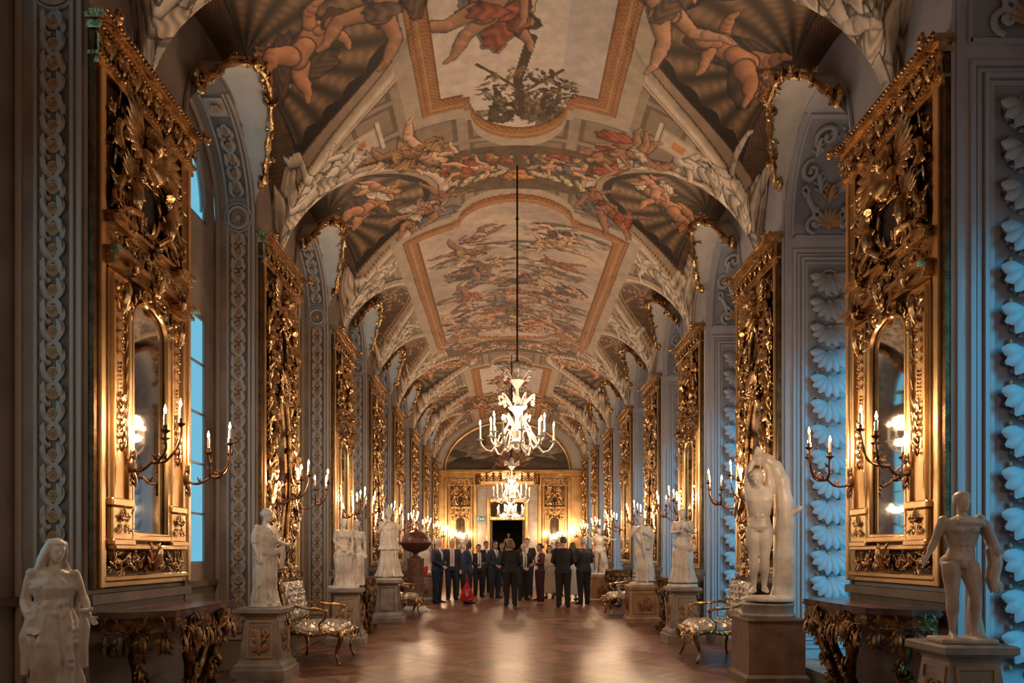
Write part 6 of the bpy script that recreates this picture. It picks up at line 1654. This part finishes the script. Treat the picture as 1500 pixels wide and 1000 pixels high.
PE = [
 ('grey-haired man in a blue suit seen from the side, leftmost of the crowd', 641, 883, 1.15, dict(H=1.78, suit='navy', hair='white', skin='pale', g=1.08, arms='clasp')),
 ('white-haired man in a dark suit with a pink tie, facing the camera', 662, 878, .15, dict(H=1.80, suit='navy', hair='white', skin='fair', tie='pink', arms='side', openj=True, shirt='white')),
 ('short grey-haired man half hidden behind the pink-tied man', 674, 874, -.2, dict(H=1.66, suit='charcoal', hair='grey', skin='fair', glasses=True, arms='clasp')),
 ('dark-skinned man in a blue suit holding the red bag', 685, 884, 1.3, dict(H=1.74, suit='blue', trou='navy', hair='grey', skin='dark', arms='bag')),
 ('man in an open dark jacket with a light blue tie looking down', 701, 874, .3, dict(H=1.66, suit='charcoal', hair='black', skin='tan', tie='sky', shirt='white', arms='hold', openj=True)),
 ('dark-haired man in a black suit behind the blue-tied man', 712, 868, .5, dict(H=1.80, suit='black', hair='black', skin='tan', arms='side')),
 ('dark-haired man with glasses and dark tie clasping his hands', 725, 876, .55, dict(H=1.76, suit='navy', hair='black', skin='tan', tie='darktie', arms='clasp', glasses=True)),
 ('dark-haired man mostly hidden behind the auburn-haired woman in black', 735, 868, .1, dict(H=1.74, suit='black', hair='black', skin='tan', arms='side')),
 ('auburn-haired woman in a black trouser suit with her back to the camera', 748, 887, PI, dict(H=1.74, suit='black', hair='red', hk='bob', skin='fair', arms='clasp', fem=True, g=1.06, shirt=None)),
 ('grey-haired man with glasses, open jacket and dark tie', 767, 879, .35, dict(H=1.66, suit='charcoal', hair='blond', skin='pale', tie='darktie', arms='clasp', glasses=True, openj=True)),
 ('tall man in a black suit standing just behind the glasses-wearing man with open jacket', 772, 873, -.1, dict(H=1.86, suit='black', hair='brown', skin='fair', arms='hold')),
 ('dark-haired woman in a maroon suit and white blouse, seen from the side', 791, 880, -1.1, dict(H=1.66, suit='maroon', hair='black', hk='bun', skin='tan', arms='hold', fem=True, shirt='white', openj=True)),
 ('dark-haired woman with glasses in pale cream and beige clothes', 805, 876, -.2, dict(H=1.62, suit='cream', trou='beige', hair='black', hk='bob', skin='fair', arms='hold', fem=True, glasses=True, shirt=None, skirt=True)),
 ('man in a black suit with his back to the camera, nearest of the crowd', 825, 889, PI-.1, dict(H=1.80, suit='black', hair='brown', skin='fair', arms='clasp', g=1.04, shirt='white')),
 ('man half hidden behind the nearest black-suited man', 817, 873, .1, dict(H=1.74, suit='charcoal', hair='black', skin='tan', arms='side', glasses=True)),
 ('brown-haired woman in a long white dress behind the two black suits', 839, 879, 2.6, dict(H=1.70, suit='white', trou='white', hair='brown', hk='long', skin='fair', arms='side', fem=True, skirt=True, shirt=None)),
 ('tall man in a dark suit with his back to the camera, rightmost of the crowd', 855, 885, PI+.5, dict(H=1.80, suit='black', hair='grey', skin='fair', arms='clasp', g=1.10)),
]
for lab, px, py, rz, kw in PE:
    x, y = at(px, py); person(lab, x, y, rz, group=None, **kw)
# red bag, red folder
x, y = at(685, 884)
t = thing('red_bag', 'bright red bag with white lettering hanging from the hand of the man in blue', 'bag', (x-.0, y-.33, .09), .1)
b = MB(); b.rings([[(-w,-d,z),(0,-d*1.25,z),(w,-d,z),(w,d,z),(0,d*1.2,z),(-w,d,z)] for w, d, z in ((.16,.05,0),(.185,.07,.03),(.17,.07,.18),(.11,.05,.33),(.055,.03,.43),(.03,.015,.50))]); b.build('sack', clm['red'], t)
b = MB(); b.tube([(-.03,0,.48),(-.02,0,.62),(.0,.02,.68),(.02,0,.62),(.03,0,.48)], .010, 6); b.build('handle', clm['red'], t)
b = MB(); b.tube([(-.035,-.092,.31),(-.03,-.095,.25),(-.005,-.098,.14),(.0,-.098,.13),(.015,-.096,.20),(.035,-.088,.32)], [.006,.010,.012,.012,.010,.006], 6, flat=.4); b.tube([(-.05,-.092,.315),(-.02,-.092,.312)], .005, 5); b.tube([(.02,-.086,.325),(.05,-.084,.325)], .005, 5)
b.tube([(.05,-.09,.06),(.13,-.086,.055)], .006, 5); b.build('lettering', clm['white'], t)
x, y = at(629, 883)
mb = MB(); mb.box(-.03,.03,-.13,.13,.0,.30,bev=.01); o = mb.build('red_folder', clm['red']); o.location = (x-.08, y-.30, .72); o.rotation_euler = (0,.1,.3); tag(o, 'red folder held low by the leftmost grey-haired man', 'folder')
